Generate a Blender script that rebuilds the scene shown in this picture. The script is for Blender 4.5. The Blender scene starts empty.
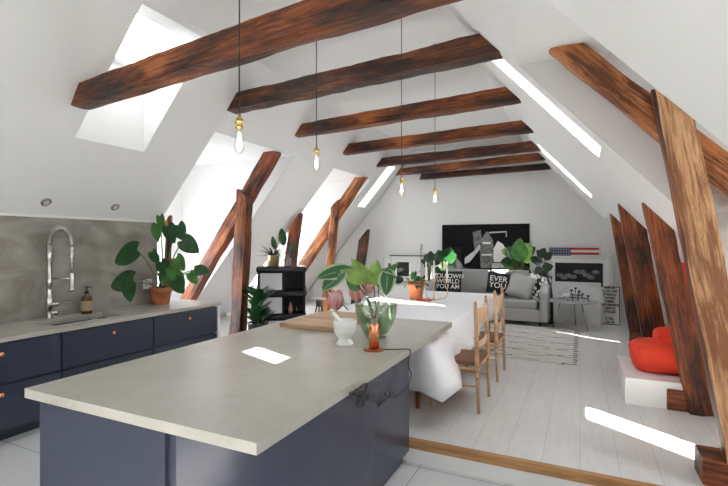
import bpy, bmesh, math, random
from mathutils import Vector, Matrix, noise
random.seed(7)
C = bpy.context.scene.collection
SC = bpy.context.scene
R = math.radians
# ------------------------------------------------------------------ camera, world, sun, exposure
HC = 1.70                       # eye height above the kitchen floor
TH = math.atan(216/455.0)       # camera turned left of the room axis (+Y)
FPX = 455.0
cd = bpy.data.cameras.new('camera'); cam = bpy.data.objects.new('camera', cd); C.objects.link(cam)
cd.sensor_width = 36; cd.lens = FPX/728*36; cd.clip_start = .02
cam.location = (0, 0, HC); cam.rotation_euler = (R(90), 0, TH)
SC.camera = cam
W = bpy.data.worlds.new('sky'); SC.world = W; W.use_nodes = True
W.node_tree.nodes['Background'].inputs[0].default_value = (.93, .965, 1, 1)
W.node_tree.nodes['Background'].inputs[1].default_value = 6.6
sd = bpy.data.lights.new('sun', 'SUN'); sun = bpy.data.objects.new('sun', sd); C.objects.link(sun)
sd.energy = 25; sd.angle = R(.5); sd.color = (1, .95, .88)
sun.rotation_euler = Vector((-.8, .6, -.75)).to_track_quat('-Z', 'Y').to_euler()
def portal(loc, direction, sx, sy, energy=None):
    l = bpy.data.lights.new('window_light', 'AREA'); o = bpy.data.objects.new('window_light', l); C.objects.link(o)
    l.shape = 'RECTANGLE'; l.size = sx; l.size_y = sy
    o.location = loc; o.rotation_euler = Vector(direction).to_track_quat('-Z', 'Y').to_euler()
    l.cycles.is_portal = True
    return o
SC.view_settings.view_transform = 'Standard'; SC.view_settings.look = 'None'
SC.view_settings.gamma = 1; SC.view_settings.use_curve_mapping = False
SC.view_settings.exposure = 1.14
SC.cycles.use_denoising = True
SC.cycles.max_bounces = 10; SC.cycles.diffuse_bounces = 7; SC.cycles.glossy_bounces = 4
SC.cycles.transmission_bounces = 8; SC.cycles.transparent_max_bounces = 12
SC.cycles.caustics_reflective = False; SC.cycles.caustics_refractive = False
SC.cycles.sample_clamp_indirect = 8

# ------------------------------------------------------------------ measuring helpers: where a sight line meets a real plane
def ray(px, py):
    u = (px-364)/FPX; v = (243-py)/FPX
    return Vector((-math.sin(TH)+u*math.cos(TH), math.cos(TH)+u*math.sin(TH), v))
E = Vector((0, 0, HC))
def atY(px, py, Y): r = ray(px, py); return E + r*(Y/r.y)
def atX(px, py, X): r = ray(px, py); return E + r*(X/r.x)
def atZ(px, py, z): r = ray(px, py); return E + r*((z-HC)/r.z)
S = .18                         # living-room floor level (one step up)
TOP = .91                       # worktop level
CEIL = 3.86
def XL(z): return -5.35+.87*(z-HC)      # left roof slope
def XR(z): return (.953-(z-HC))/1.1     # right roof slope
YB = 10.15                      # far gable wall
YN = -3.0                       # near wall behind the viewer

# ------------------------------------------------------------------ materials
def newmat(name):
    m = bpy.data.materials.new(name); m.use_nodes = True
    nt = m.node_tree; b = nt.nodes['Principled BSDF']; return m, nt, b
def mat(name, col, rough=.6, metal=0, var=0, scale=8, bump=0, bscale=60, **kw):
    m, nt, b = newmat(name)
    b.inputs['Base Color'].default_value = (*col, 1); b.inputs['Roughness'].default_value = rough
    b.inputs['Metallic'].default_value = metal
    tc = nt.nodes.new('ShaderNodeTexCoord')
    if var:
        n = nt.nodes.new('ShaderNodeTexNoise'); n.inputs['Scale'].default_value = scale; n.inputs['Detail'].default_value = 5
        nt.links.new(tc.outputs['Object'], n.inputs['Vector'])
        cr = nt.nodes.new('ShaderNodeValToRGB'); cr.color_ramp.elements[0].position = .3; cr.color_ramp.elements[1].position = .7
        cr.color_ramp.elements[0].color = (*[c*(1-var) for c in col], 1); cr.color_ramp.elements[1].color = (*[min(1, c*(1+var)) for c in col], 1)
        nt.links.new(n.outputs['Fac'], cr.inputs[0]); nt.links.new(cr.outputs[0], b.inputs['Base Color'])
    if bump:
        n2 = nt.nodes.new('ShaderNodeTexNoise'); n2.inputs['Scale'].default_value = bscale
        nt.links.new(tc.outputs['Object'], n2.inputs['Vector'])
        bp = nt.nodes.new('ShaderNodeBump'); bp.inputs['Strength'].default_value = bump; bp.inputs['Distance'].default_value = .01
        nt.links.new(n2.outputs['Fac'], bp.inputs['Height']); nt.links.new(bp.outputs[0], b.inputs['Normal'])
    for k, v in kw.items():
        b.inputs[k.replace('_', ' ')].default_value = v
    return m
def wood(name, dark, mid, light, rough=.6, sc=1.0, bump=.4, off=0.0):
    """timber with the grain along local X"""
    m, nt, b = newmat(name); L = nt.links.new; N = nt.nodes.new
    tc = N('ShaderNodeTexCoord'); mp = N('ShaderNodeMapping'); mp.inputs['Scale'].default_value = (1.3*sc, 20*sc, 20*sc)
    mp.inputs['Location'].default_value = (off, off, off)
    L(tc.outputs['Object'], mp.inputs[0])
    n = N('ShaderNodeTexNoise'); n.inputs['Scale'].default_value = 1.6; n.inputs['Detail'].default_value = 10; n.inputs['Roughness'].default_value = .75; n.inputs['Distortion'].default_value = .9
    L(mp.outputs[0], n.inputs['Vector'])
    mp2 = N('ShaderNodeMapping'); mp2.inputs['Scale'].default_value = (1.2*sc, 4*sc, 4*sc); mp2.inputs['Location'].default_value = (3+off, 1, 2); L(tc.outputs['Object'], mp2.inputs[0])
    n2 = N('ShaderNodeTexNoise'); n2.inputs['Scale'].default_value = 1.3; n2.inputs['Detail'].default_value = 4; L(mp2.outputs[0], n2.inputs['Vector'])
    mix = N('ShaderNodeMath'); mix.operation = 'MULTIPLY_ADD'; mix.inputs[1].default_value = .55; L(n.outputs['Fac'], mix.inputs[0])
    m2 = N('ShaderNodeMath'); m2.operation = 'MULTIPLY'; m2.inputs[1].default_value = .45; L(n2.outputs['Fac'], m2.inputs[0]); L(m2.outputs[0], mix.inputs[2])
    cr = N('ShaderNodeValToRGB'); e = cr.color_ramp.elements
    e[0].position = .435; e[0].color = (*dark, 1); e[1].position = .66; e[1].color = (*light, 1)
    k = e.new(.525); k.color = (*mid, 1)
    L(mix.outputs[0], cr.inputs[0])
    # knots and long drying cracks
    mp3 = N('ShaderNodeMapping'); mp3.inputs['Scale'].default_value = (1.3*sc, 3.2*sc, 3.2*sc); mp3.inputs['Location'].default_value = (off*1.7, 0, 0); L(tc.outputs['Object'], mp3.inputs[0])
    v = N('ShaderNodeTexVoronoi'); v.inputs['Scale'].default_value = 1.2; L(mp3.outputs[0], v.inputs['Vector'])
    kr = N('ShaderNodeValToRGB'); kr.color_ramp.elements[0].position = .05; kr.color_ramp.elements[0].color = (.12, .1, .1, 1); kr.color_ramp.elements[1].position = .15; kr.color_ramp.elements[1].color = (1, 1, 1, 1)
    L(v.outputs['Distance'], kr.inputs[0])
    mc = N('ShaderNodeMix'); mc.data_type = 'RGBA'; mc.blend_type = 'MULTIPLY'; mc.inputs[0].default_value = 1
    L(cr.outputs[0], mc.inputs[6]); L(kr.outputs[0], mc.inputs[7])
    mp4 = N('ShaderNodeMapping'); mp4.inputs['Scale'].default_value = (.8*sc, 34*sc, 34*sc); mp4.inputs['Location'].default_value = (0, off, 5); L(tc.outputs['Object'], mp4.inputs[0])
    n4 = N('ShaderNodeTexNoise'); n4.inputs['Scale'].default_value = 1.0; n4.inputs['Detail'].default_value = 2; L(mp4.outputs[0], n4.inputs['Vector'])
    cr4 = N('ShaderNodeValToRGB'); cr4.color_ramp.elements[0].position = .30; cr4.color_ramp.elements[0].color = (.15, .12, .1, 1); cr4.color_ramp.elements[1].position = .335; cr4.color_ramp.elements[1].color = (1, 1, 1, 1)
    L(n4.outputs['Fac'], cr4.inputs[0])
    mc2 = N('ShaderNodeMix'); mc2.data_type = 'RGBA'; mc2.blend_type = 'MULTIPLY'; mc2.inputs[0].default_value = .85
    L(mc.outputs[2], mc2.inputs[6]); L(cr4.outputs[0], mc2.inputs[7])
    L(mc2.outputs[2], b.inputs['Base Color']); b.inputs['Roughness'].default_value = rough
    bp = N('ShaderNodeBump'); bp.inputs['Strength'].default_value = bump; bp.inputs['Distance'].default_value = .01
    L(mix.outputs[0], bp.inputs['Height']); L(bp.outputs[0], b.inputs['Normal'])
    return m
M = {}
M['wall'] = mat('white_plaster', (.80, .80, .79), .75, bump=.12, bscale=3)
M['trimw'] = mat('white_paint', (.82, .82, .81), .4)
M['beam'] = wood('old_red_brown_timber', (.018, .005, .002), (.19, .045, .010), (.58, .19, .048), .5)
M['beam2'] = wood('old_dark_timber', (.010, .003, .002), (.075, .019, .006), (.40, .12, .03), .5, off=7.3)
M['beam3'] = wood('reddish_timber', (.03, .008, .003), (.24, .055, .013), (.58, .19, .05), .55, off=3.1)
M['lightwood'] = wood('pale_sanded_timber', (.26, .10, .035), (.68, .37, .18), (.84, .56, .33), .6, off=1.9)
M['orangewood'] = wood('honey_timber', (.12, .035, .010), (.50, .18, .055), (.68, .31, .11), .6, off=5.5)
M['chairwood'] = wood('beech', (.42, .22, .11), (.60, .36, .20), (.68, .44, .27), .45, sc=.6, bump=.05)
M['chairpale'] = mat('pale_beech_slat', (.72, .52, .36), .45)
M['boardwood'] = wood('chopping_board_wood', (.38, .22, .12), (.52, .34, .20), (.60, .41, .26), .5, sc=.8, bump=.05)
M['nosing'] = wood('oak_nosing', (.30, .14, .05), (.46, .24, .09), (.55, .30, .13), .5, sc=1, bump=.1)
M['navy'] = mat('navy_paint', (.038, .044, .072), .26)
M['navy_side'] = M['navy']
M['copper'] = mat('copper', (.90, .36, .19), .22, 1)
M['copper_dk'] = mat('aged_copper', (.42, .14, .07), .35, 1)
M['chrome'] = mat('brushed_steel', (.62, .60, .57), .25, 1)
M['steel'] = mat('stainless_steel', (.55, .54, .51), .32, 1)
M['brass'] = mat('brass', (.80, .56, .22), .25, 1)
M['black'] = mat('black_rubber', (.012, .012, .012), .5)
M['blackgloss'] = mat('black_lacquer', (.012, .013, .015), .2)
M['inner'] = mat('black_inside', (.01, .01, .011), .6)
M['white'] = mat('white_matte', (.80, .80, .80), .6)
M['porcelain'] = mat('porcelain', (.85, .85, .84), .15)
M['terracotta'] = mat('terracotta', (.52, .17, .07), .7, var=.2, scale=12, bump=.1)
M['soil'] = mat('soil', (.05, .03, .02), .9, bump=.8, bscale=80)
M['leaf'] = mat('leaf_dark_green', (.018, .085, .022), .32, var=.35, scale=9)
M['leaf2'] = mat('leaf_mid_green', (.06, .20, .035), .35, var=.4, scale=9)
M['leaf3'] = mat('leaf_yellow_green', (.26, .42, .09), .35, var=.35, scale=9)
M['leafblack'] = mat('leaf_blackish', (.014, .035, .016), .35, var=.3)
M['stem'] = mat('stem', (.12, .16, .05), .5)
M['twig'] = mat('twig', (.06, .025, .02), .6)
M['petal'] = mat('pink_petal', (.92, .40, .38), .45, var=.18, scale=14)
M['petalw'] = mat('white_petal', (.92, .68, .66), .45, var=.1, scale=14)
M['cloth'] = mat('white_linen', (.84, .84, .86), .85, bump=.15, bscale=200)
M['sofa'] = mat('grey_upholstery', (.36, .36, .35), .9, var=.06, scale=30, bump=.3, bscale=250)
M['greyfab'] = mat('grey_cushion_cloth', (.40, .40, .385), .9, bump=.3, bscale=250)
M['blackfab'] = mat('black_cushion_cloth', (.015, .015, .016), .9)
M['red'] = mat('red_cloth', (.88, .06, .022), .75, var=.12, scale=5, bump=.3, bscale=10)
M['gold'] = mat('gold_pot', (.58, .46, .25), .3, .85)
M['amber'] = mat('amber_glass', (.10, .035, .008), .12)
M['label'] = mat('kraft_label', (.45, .35, .20), .7)
M['greydoor'] = mat('white_door', (.66, .66, .67), .5)
M['greydot'] = mat('plastic_grey', (.5, .5, .5), .4)
M['greytop'] = mat('grey_table_top', (.33, .33, .33), .3)
M['photo_dk'] = mat('print_dark', (.018, .018, .019), .5, Specular_IOR_Level=.3)
M['photo_bl'] = mat('print_black', (.004, .004, .005), .6, Specular_IOR_Level=.2)
M['photo_md'] = mat('print_grey', (.16, .16, .16), .4, var=.6, scale=18)
M['photo_lt'] = mat('print_light', (.55, .57, .58), .4, var=.2, scale=20)
M['photo_wt'] = mat('print_white', (.8, .8, .78), .4)
M['photo_br'] = mat('print_brown', (.06, .035, .025), .4)
M['flagred'] = mat('flag_red', (.50, .05, .04), .6)
M['flagblue'] = mat('flag_blue', (.03, .04, .13), .6)
M['silver'] = mat('silver_frame', (.68, .67, .64), .35)
M['tan'] = mat('orange_leather', (.60, .25, .08), .6)
M['seatbrown'] = mat('brown_seat', (.20, .08, .035), .6)
M['pinkobj'] = mat('dull_pink', (.45, .20, .18), .6)
M['brickred'] = mat('brick', (.45, .14, .07), .8)
M['bulbcol'] = mat('bulb_warm', (1, .85, .6), .3)
def glass(name, col, rough=.02, ior=1.45, thin=True):
    m, nt, b = newmat(name)
    b.inputs['Base Color'].default_value = (*col, 1); b.inputs['Roughness'].default_value = rough
    b.inputs['Transmission Weight'].default_value = 1; b.inputs['IOR'].default_value = ior
    return m
def thinglass(name, tint, fac=.12, rough=.03):
    """thin glass: mostly clear, with a faint reflection"""
    m = bpy.data.materials.new(name); m.use_nodes = True; nt = m.node_tree; nt.nodes.clear()
    o = nt.nodes.new('ShaderNodeOutputMaterial'); mx = nt.nodes.new('ShaderNodeMixShader')
    t = nt.nodes.new('ShaderNodeBsdfTransparent'); t.inputs[0].default_value = (*tint, 1)
    g = nt.nodes.new('ShaderNodeBsdfGlossy'); g.inputs['Roughness'].default_value = rough
    fr = nt.nodes.new('ShaderNodeLayerWeight'); fr.inputs[0].default_value = .5
    pw = nt.nodes.new('ShaderNodeMath'); pw.operation = 'POWER'; pw.inputs[1].default_value = 3
    ad = nt.nodes.new('ShaderNodeMath'); ad.operation = 'MULTIPLY_ADD'; ad.inputs[1].default_value = .8; ad.inputs[2].default_value = fac
    nt.links.new(fr.outputs['Facing'], pw.inputs[0]); nt.links.new(pw.outputs[0], ad.inputs[0]); nt.links.new(ad.outputs[0], mx.inputs[0])
    nt.links.new(t.outputs[0], mx.inputs[1]); nt.links.new(g.outputs[0], mx.inputs[2]); nt.links.new(mx.outputs[0], o.inputs[0])
    return m
M['pane'] = thinglass('window_glass', (1, 1, 1), .0)
M['clear'] = thinglass('clear_bulb_glass', (.97, .98, .97), .12)
M['greenglass'] = thinglass('green_glass', (.70, .82, .66), .16, .12)
def emit(name, col, s):
    m, nt, b = newmat(name); b.inputs['Base Color'].default_value = (*col, 1)
    b.inputs['Emission Color'].default_value = (*col, 1); b.inputs['Emission Strength'].default_value = s; return m
M['filament'] = emit('glowing_filament', (1, .74, .38), 14)
# worktop: pale limestone-like composite with a few veins
def stone():
    m, nt, b = newmat('pale_stone_worktop'); L = nt.links.new; N = nt.nodes.new
    tc = N('ShaderNodeTexCoord')
    n = N('ShaderNodeTexNoise'); n.inputs['Scale'].default_value = 3; n.inputs['Detail'].default_value = 8; L(tc.outputs['Object'], n.inputs['Vector'])
    cr = N('ShaderNodeValToRGB'); cr.color_ramp.elements[0].position = .3; cr.color_ramp.elements[0].color = (.385, .37, .325, 1)
    cr.color_ramp.elements[1].position = .7; cr.color_ramp.elements[1].color = (.465, .45, .40, 1); L(n.outputs['Fac'], cr.inputs[0])
    n2 = N('ShaderNodeTexNoise'); n2.inputs['Scale'].default_value = 1.7; n2.inputs['Detail'].default_value = 6; n2.inputs['Distortion'].default_value = 1.4; L(tc.outputs['Object'], n2.inputs['Vector'])
    c2 = N('ShaderNodeValToRGB'); e = c2.color_ramp.elements; e[0].position = .485; e[0].color = (1, 1, 1, 1); e[1].position = .51; e[1].color = (1, 1, 1, 1)
    k = e.new(.497); k.color = (.8, .78, .74, 1); L(n2.outputs['Fac'], c2.inputs[0])
    mx = N('ShaderNodeMix'); mx.data_type = 'RGBA'; mx.blend_type = 'MULTIPLY'; mx.inputs[0].default_value = .5
    L(cr.outputs[0], mx.inputs[6]); L(c2.outputs[0], mx.inputs[7]); L(mx.outputs[2], b.inputs['Base Color'])
    b.inputs['Roughness'].default_value = .28
    return m
M['stone'] = stone()
def concrete():
    m, nt, b = newmat('grey_marbled_splashback'); L = nt.links.new; N = nt.nodes.new
    tc = N('ShaderNodeTexCoord'); mp = N('ShaderNodeMapping'); mp.inputs['Rotation'].default_value = (.6, 0, 0); mp.inputs['Scale'].default_value = (1, 1, 1.6); L(tc.outputs['Object'], mp.inputs[0])
    n = N('ShaderNodeTexNoise'); n.inputs['Scale'].default_value = 2.6; n.inputs['Detail'].default_value = 9; n.inputs['Distortion'].default_value = 1.0; L(mp.outputs[0], n.inputs['Vector'])
    cr = N('ShaderNodeValToRGB'); e = cr.color_ramp.elements
    e[0].position = .3; e[0].color = (.20, .185, .155, 1); e[1].position = .72; e[1].color = (.42, .40, .35, 1); k = e.new(.5); k.color = (.31, .29, .25, 1)
    L(n.outputs['Fac'], cr.inputs[0]); L(cr.outputs[0], b.inputs['Base Color']); b.inputs['Roughness'].default_value = .35
    return m
M['concrete'] = concrete()
def boards(name, w, l, col, gap, rough, offset=0.5, rot=0, gapw=.004, var=.03):
    m, nt, b = newmat(name); L = nt.links.new; N = nt.nodes.new
    tc = N('ShaderNodeTexCoord'); mp = N('ShaderNodeMapping'); mp.inputs['Rotation'].default_value = (0, 0, rot); L(tc.outputs['Object'], mp.inputs[0])
    br = N('ShaderNodeTexBrick'); br.offset = offset; br.inputs['Scale'].default_value = 1; br.inputs['Brick Width'].default_value = l; br.inputs['Row Height'].default_value = w
    br.inputs['Mortar Size'].default_value = gapw; br.inputs['Mortar Smooth'].default_value = .2
    br.inputs['Color1'].default_value = (*col, 1); br.inputs['Color2'].default_value = (*[c*(1-var) for c in col], 1); br.inputs['Mortar'].default_value = (*gap, 1)
    L(mp.outputs[0], br.inputs['Vector'])
    n = N('ShaderNodeTexNoise'); n.inputs['Scale'].default_value = 4; n.inputs['Detail'].default_value = 6; mp5 = N('ShaderNodeMapping'); mp5.inputs['Scale'].default_value = (6, 1, 1); L(tc.outputs['Object'], mp5.inputs[0]); L(mp5.outputs[0], n.inputs['Vector'])
    cr = N('ShaderNodeValToRGB'); cr.color_ramp.elements[0].position = .35; cr.color_ramp.elements[0].color = (.93, .93, .92, 1); cr.color_ramp.elements[1].position = .65; cr.color_ramp.elements[1].color = (1, 1, 1, 1); L(n.outputs['Fac'], cr.inputs[0])
    mx = N('ShaderNodeMix'); mx.data_type = 'RGBA'; mx.blend_type = 'MULTIPLY'; mx.inputs[0].default_value = 1; L(br.outputs['Color'], mx.inputs[6]); L(cr.outputs[0], mx.inputs[7])
    L(mx.outputs[2], b.inputs['Base Color']); b.inputs['Roughness'].default_value = rough
    return m
M['planks'] = boards('white_floorboards', .24, 3.6, (.72, .72, .71), (.54, .54, .53), .32, rot=R(90), gapw=.003, var=.015)
M['tiles'] = boards('white_floor_tiles', .55, 1.1, (.74, .75, .76), (.36, .36, .36), .3, offset=0, rot=0, gapw=.005)
def rugmat():
    m, nt, b = newmat('berber_rug'); L = nt.links.new; N = nt.nodes.new
    tc = N('ShaderNodeTexCoord'); sp = N('ShaderNodeSeparateXYZ'); L(tc.outputs['Object'], sp.inputs[0])
    def mth(op, a, bb=None, c=None):
        x = N('ShaderNodeMath'); x.operation = op
        for i, q in enumerate((a, bb, c)):
            if q is None: continue
            if isinstance(q, (int, float)): x.inputs[i].default_value = q
            else: L(q, x.inputs[i])
        return x.outputs[0]
    n = N('ShaderNodeTexNoise'); n.inputs['Scale'].default_value = 3.2; n.inputs['Detail'].default_value = 3; L(tc.outputs['Object'], n.inputs['Vector'])
    wob = mth('MULTIPLY', n.outputs['Fac'], .16)
    masks = []
    for a, bb in ((1.0, .42), (-1.0, .42)):
        t = mth('ADD', mth('MULTIPLY', sp.outputs['X'], a*.35), mth('ADD', sp.outputs['Y'], wob))
        f = mth('FRACT', mth('DIVIDE', t, .42)); masks.append(mth('LESS_THAN', f, .05))
    mx = mth('MAXIMUM', masks[0], masks[1])
    br = N('ShaderNodeTexNoise'); br.inputs['Scale'].default_value = 9; L(tc.outputs['Object'], br.inputs['Vector'])
    mk = mth('MULTIPLY', mx, mth('GREATER_THAN', br.outputs['Fac'], .45))
    mc = N('ShaderNodeMix'); mc.data_type = 'RGBA'; L(mk, mc.inputs[0]); mc.inputs[6].default_value = (.60, .59, .55, 1); mc.inputs[7].default_value = (.07, .065, .06, 1)
    L(mc.outputs[2], b.inputs['Base Color']); b.inputs['Roughness'].default_value = .95
    bp = N('ShaderNodeBump'); bp.inputs['Strength'].default_value = .6; n3 = N('ShaderNodeTexNoise'); n3.inputs['Scale'].default_value = 60; L(tc.outputs['Object'], n3.inputs['Vector']); L(n3.outputs['Fac'], bp.inputs['Height']); L(bp.outputs[0], b.inputs['Normal'])
    return m
M['rug'] = rugmat()
def spottedmat():
    m, nt, b = newmat('black_white_patterned_cloth'); L = nt.links.new; N = nt.nodes.new
    tc = N('ShaderNodeTexCoord'); mp = N('ShaderNodeMapping'); mp.inputs['Rotation'].default_value = (0, .7, 0); L(tc.outputs['Object'], mp.inputs[0])
    v = N('ShaderNodeTexVoronoi'); v.inputs['Scale'].default_value = 17; v.inputs['Randomness'].default_value = .45; v.distance = 'CHEBYCHEV'; L(mp.outputs[0], v.inputs['Vector'])
    cr = N('ShaderNodeValToRGB'); cr.color_ramp.interpolation = 'CONSTANT'; cr.color_ramp.elements[0].color = (.8, .8, .77, 1); cr.color_ramp.elements[1].position = .42; cr.color_ramp.elements[1].color = (.015, .015, .015, 1)
    L(v.outputs['Distance'], cr.inputs[0]); L(cr.outputs[0], b.inputs['Base Color']); b.inputs['Roughness'].default_value = .9
    return m
M['spots'] = spottedmat()
def variegated():
    m, nt, b = newmat('pale_edged_leaf'); L = nt.links.new; N = nt.nodes.new
    at = N('ShaderNodeUVMap'); sp = N('ShaderNodeSeparateXYZ'); L(at.outputs[0], sp.inputs[0])
    cr = N('ShaderNodeValToRGB'); e = cr.color_ramp.elements; e[0].position = 0; e[0].color = (.35, .45, .25, 1); e[1].position = 1; e[1].color = (.35, .45, .25, 1)
    for p, c in ((.12, (.35, .45, .25)), (.17, (.02, .10, .035)), (.45, (.03, .12, .045)), (.5, (.25, .4, .18)), (.55, (.03, .12, .045)), (.83, (.02, .10, .035)), (.88, (.35, .45, .25))):
        k = e.new(p); k.color = (*c, 1)
    L(sp.outputs['X'], cr.inputs[0]); L(cr.outputs[0], b.inputs['Base Color']); b.inputs['Roughness'].default_value = .35
    return m
M['varleaf'] = variegated()

# ------------------------------------------------------------------ mesh helpers
class MB:
    def __init__(s): s.bm = bmesh.new(); s.uv = None
    def box(s, c, d, rot=None, bev=0, mi=0):
        g = bmesh.ops.create_cube(s.bm, size=1); vs = g['verts']
        bmesh.ops.scale(s.bm, vec=d, verts=vs)
        if bev:
            es = list({e for v in vs for e in v.link_edges})
            r = bmesh.ops.bevel(s.bm, geom=es, offset=bev, segments=2, affect='EDGES', profile=.6)
            vs = list({v for f in r['faces'] for v in f.verts} | {v for v in vs if v.is_valid})
        if rot is not None: bmesh.ops.rotate(s.bm, cent=(0, 0, 0), matrix=rot, verts=vs)
        bmesh.ops.translate(s.bm, vec=c, verts=vs)
        for f in {f for v in vs for f in v.link_faces}: f.material_index = mi
        return s
    def tube(s, pts, rad, n=8, closed=False, mi=0, cap=True):
        pts = [Vector(p) for p in pts]; m = len(pts)
        rs = rad if isinstance(rad, (list, tuple)) else [rad]*m
        rings = []; up = None
        for i, p in enumerate(pts):
            if closed: t = pts[(i+1) % m]-pts[i-1]
            else: t = pts[min(i+1, m-1)]-pts[max(i-1, 0)]
            t.normalize()
            if up is None:
                up = Vector((0, 0, 1)) if abs(t.z) < .9 else Vector((1, 0, 0))
            a = up - t*up.dot(t)
            if a.length < 1e-5: a = t.orthogonal()
            a.normalize(); up = a; b = t.cross(a)
            rings.append([s.bm.verts.new(p+(a*math.cos(q)+b*math.sin(q))*rs[i]) for q in [2*math.pi*k/n for k in range(n)]])
        for i in range(m if closed else m-1):
            A = rings[i]; B = rings[(i+1) % m]
            for k in range(n):
                f = s.bm.faces.new((A[k], A[(k+1) % n], B[(k+1) % n], B[k])); f.smooth = True; f.material_index = mi
        if not closed and cap:
            for r in (rings[0][::-1], rings[-1]):
                f = s.bm.faces.new(r); f.material_index = mi
        return s
    def lathe(s, prof, c=(0, 0, 0), n=24, mi=0, sx=1, sy=1):
        c = Vector(c); rings = []
        for r, z in prof:
            if r < 1e-5: rings.append([s.bm.verts.new(c+Vector((0, 0, z)))])
            else: rings.append([s.bm.verts.new(c+Vector((r*sx*math.cos(q), r*sy*math.sin(q), z))) for q in [2*math.pi*k/n for k in range(n)]])
        for A, B in zip(rings, rings[1:]):
            for k in range(n):
                k2 = (k+1) % n
                if len(A) == 1 and len(B) == 1: continue
                if len(A) == 1: vs = (A[0], B[k2], B[k])
                elif len(B) == 1: vs = (A[k], A[k2], B[0])
                else: vs = (A[k], A[k2], B[k2], B[k])
                f = s.bm.faces.new(vs); f.smooth = True; f.material_index = mi
        return s
    def sphere(s, c, r, sc=(1, 1, 1), mi=0, rot=None, sub=2):
        g = bmesh.ops.create_icosphere(s.bm, subdivisions=sub, radius=r); vs = g['verts']
        bmesh.ops.scale(s.bm, vec=sc, verts=vs)
        if rot is not None: bmesh.ops.rotate(s.bm, cent=(0, 0, 0), matrix=rot, verts=vs)
        bmesh.ops.translate(s.bm, vec=c, verts=vs)
        for f in {f for v in vs for f in v.link_faces}: f.smooth = True; f.material_index = mi
        return s
    def prism(s, poly, vec, mi=0):
        """closed solid: polygon (3-D points) pushed along vec"""
        a = [s.bm.verts.new(p) for p in poly]; b = [s.bm.verts.new(Vector(p)+Vector(vec)) for p in poly]; n = len(a)
        fs = [s.bm.faces.new(a[::-1]), s.bm.faces.new(b)]
        for k in range(n): fs.append(s.bm.faces.new((a[k], a[(k+1) % n], b[(k+1) % n], b[k])))
        for f in fs: f.material_index = mi
        return s
    def leaf(s, base, tip, width, nrm, shape='oval', fold=.25, droop=.15, mi=0, nu=9, wav=0):
        base = Vector(base); tip = Vector(tip); ax = tip-base; L = ax.length; ax.normalize()
        nrm = Vector(nrm); nrm = (nrm-ax*nrm.dot(ax))
        if nrm.length < 1e-4: nrm = ax.orthogonal()
        nrm.normalize(); side = ax.cross(nrm)
        if s.uv is None: s.uv = s.bm.loops.layers.uv.new('UVMap')
        def wf(t):
            if shape == 'heart': return max(0, math.sin(math.pi*min(1, .06+.94*t)**.66))**.72
            if shape == 'lance': return math.sin(math.pi*t**.75)*.9+.02
            if shape == 'strap': return (1-t)**.6*(.55+.45*min(1, t*6))
            return math.sin(math.pi*t**.85)**.75
        cols = [-1, -.55, 0, .55, 1]; grid = []
        for i in range(nu+1):
            t = i/nu; w = wf(t)*width/2
            row = []
            for c in cols:
                back = -.16*L*abs(c)**1.3*(1-t)**3 if shape == 'heart' else 0
                p = base+ax*(L*t+back)+side*(c*w)+nrm*(fold*abs(c)*w - droop*L*t*t + wav*w*math.sin(t*9+c*2))
                row.append(s.bm.verts.new(p))
            grid.append(row)
        for i in range(nu):
            for j in range(4):
                f = s.bm.faces.new((grid[i][j], grid[i][j+1], grid[i+1][j+1], grid[i+1][j])); f.smooth = True; f.material_index = mi
                for lp, (ii, jj) in zip(f.loops, ((i, j), (i, j+1), (i+1, j+1), (i+1, j))):
                    lp[s.uv].uv = ((cols[jj]+1)/2, ii/nu)
        return s
    def build(s, name, m, parent=None, loc=None, smooth=False, bevel=0, subsurf=0, world=False, weld=True):
        """link as one mesh object; geometry is in the parent's frame (or in the frame of loc)"""
        if weld: bmesh.ops.recalc_face_normals(s.bm, faces=s.bm.faces)
        me = bpy.data.meshes.new(name); s.bm.to_mesh(me); s.bm.free()
        o = bpy.data.objects.new(name, me); C.objects.link(o)
        for q in (m if isinstance(m, (list, tuple)) else [m]): me.materials.append(q)
        if smooth:
            for p in me.polygons: p.use_smooth = True
        if parent: o.parent = parent
        if loc is not None: o.location = loc
        if bevel:
            b = o.modifiers.new('bevel', 'BEVEL'); b.width = bevel; b.segments = 2; b.limit_method = 'ANGLE'; b.angle_limit = R(40)
        if subsurf:
            b = o.modifiers.new('subd', 'SUBSURF'); b.levels = subsurf; b.render_levels = subsurf
        return o
def tag(o, label=None, cat=None, group=None, kind=None):
    if label: o['label'] = label
    if cat: o['category'] = cat
    if group: o['group'] = group
    if kind: o['kind'] = kind
    return o
def thing(name, label, cat, loc=(0, 0, 0), rz=0, group=None):
    o = bpy.data.objects.new(name, None); o.empty_display_size = .1; C.objects.link(o)
    o.location = loc; o.rotation_euler = (0, 0, rz); return tag(o, label, cat, group)
def struct(o): o['kind'] = 'structure'; return o
def copy_tree(o, parent=None):
    c = o.copy(); C.objects.link(c); c.parent = parent
    for ch in [x for x in bpy.data.objects if x.parent == o]: copy_tree(ch, c)
    return c
def text_obj(name, body, size, m, parent, mtx, extrude=.001, space=.95, bold=0.0):
    cu = bpy.data.curves.new(name, 'FONT'); cu.body = body; cu.size = size; cu.extrude = extrude; cu.align_x = 'CENTER'; cu.align_y = 'CENTER'
    cu.space_line = space; cu.offset = bold
    t = bpy.data.objects.new(name, cu); C.objects.link(t)
    dg = bpy.context.evaluated_depsgraph_get(); me = bpy.data.meshes.new_from_object(t.evaluated_get(dg))
    bpy.data.objects.remove(t); bpy.data.curves.remove(cu)
    o = bpy.data.objects.new(name, me); C.objects.link(o); me.materials.clear(); me.materials.append(m)
    if parent: o.parent = parent
    o.matrix_local = mtx; return o

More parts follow.
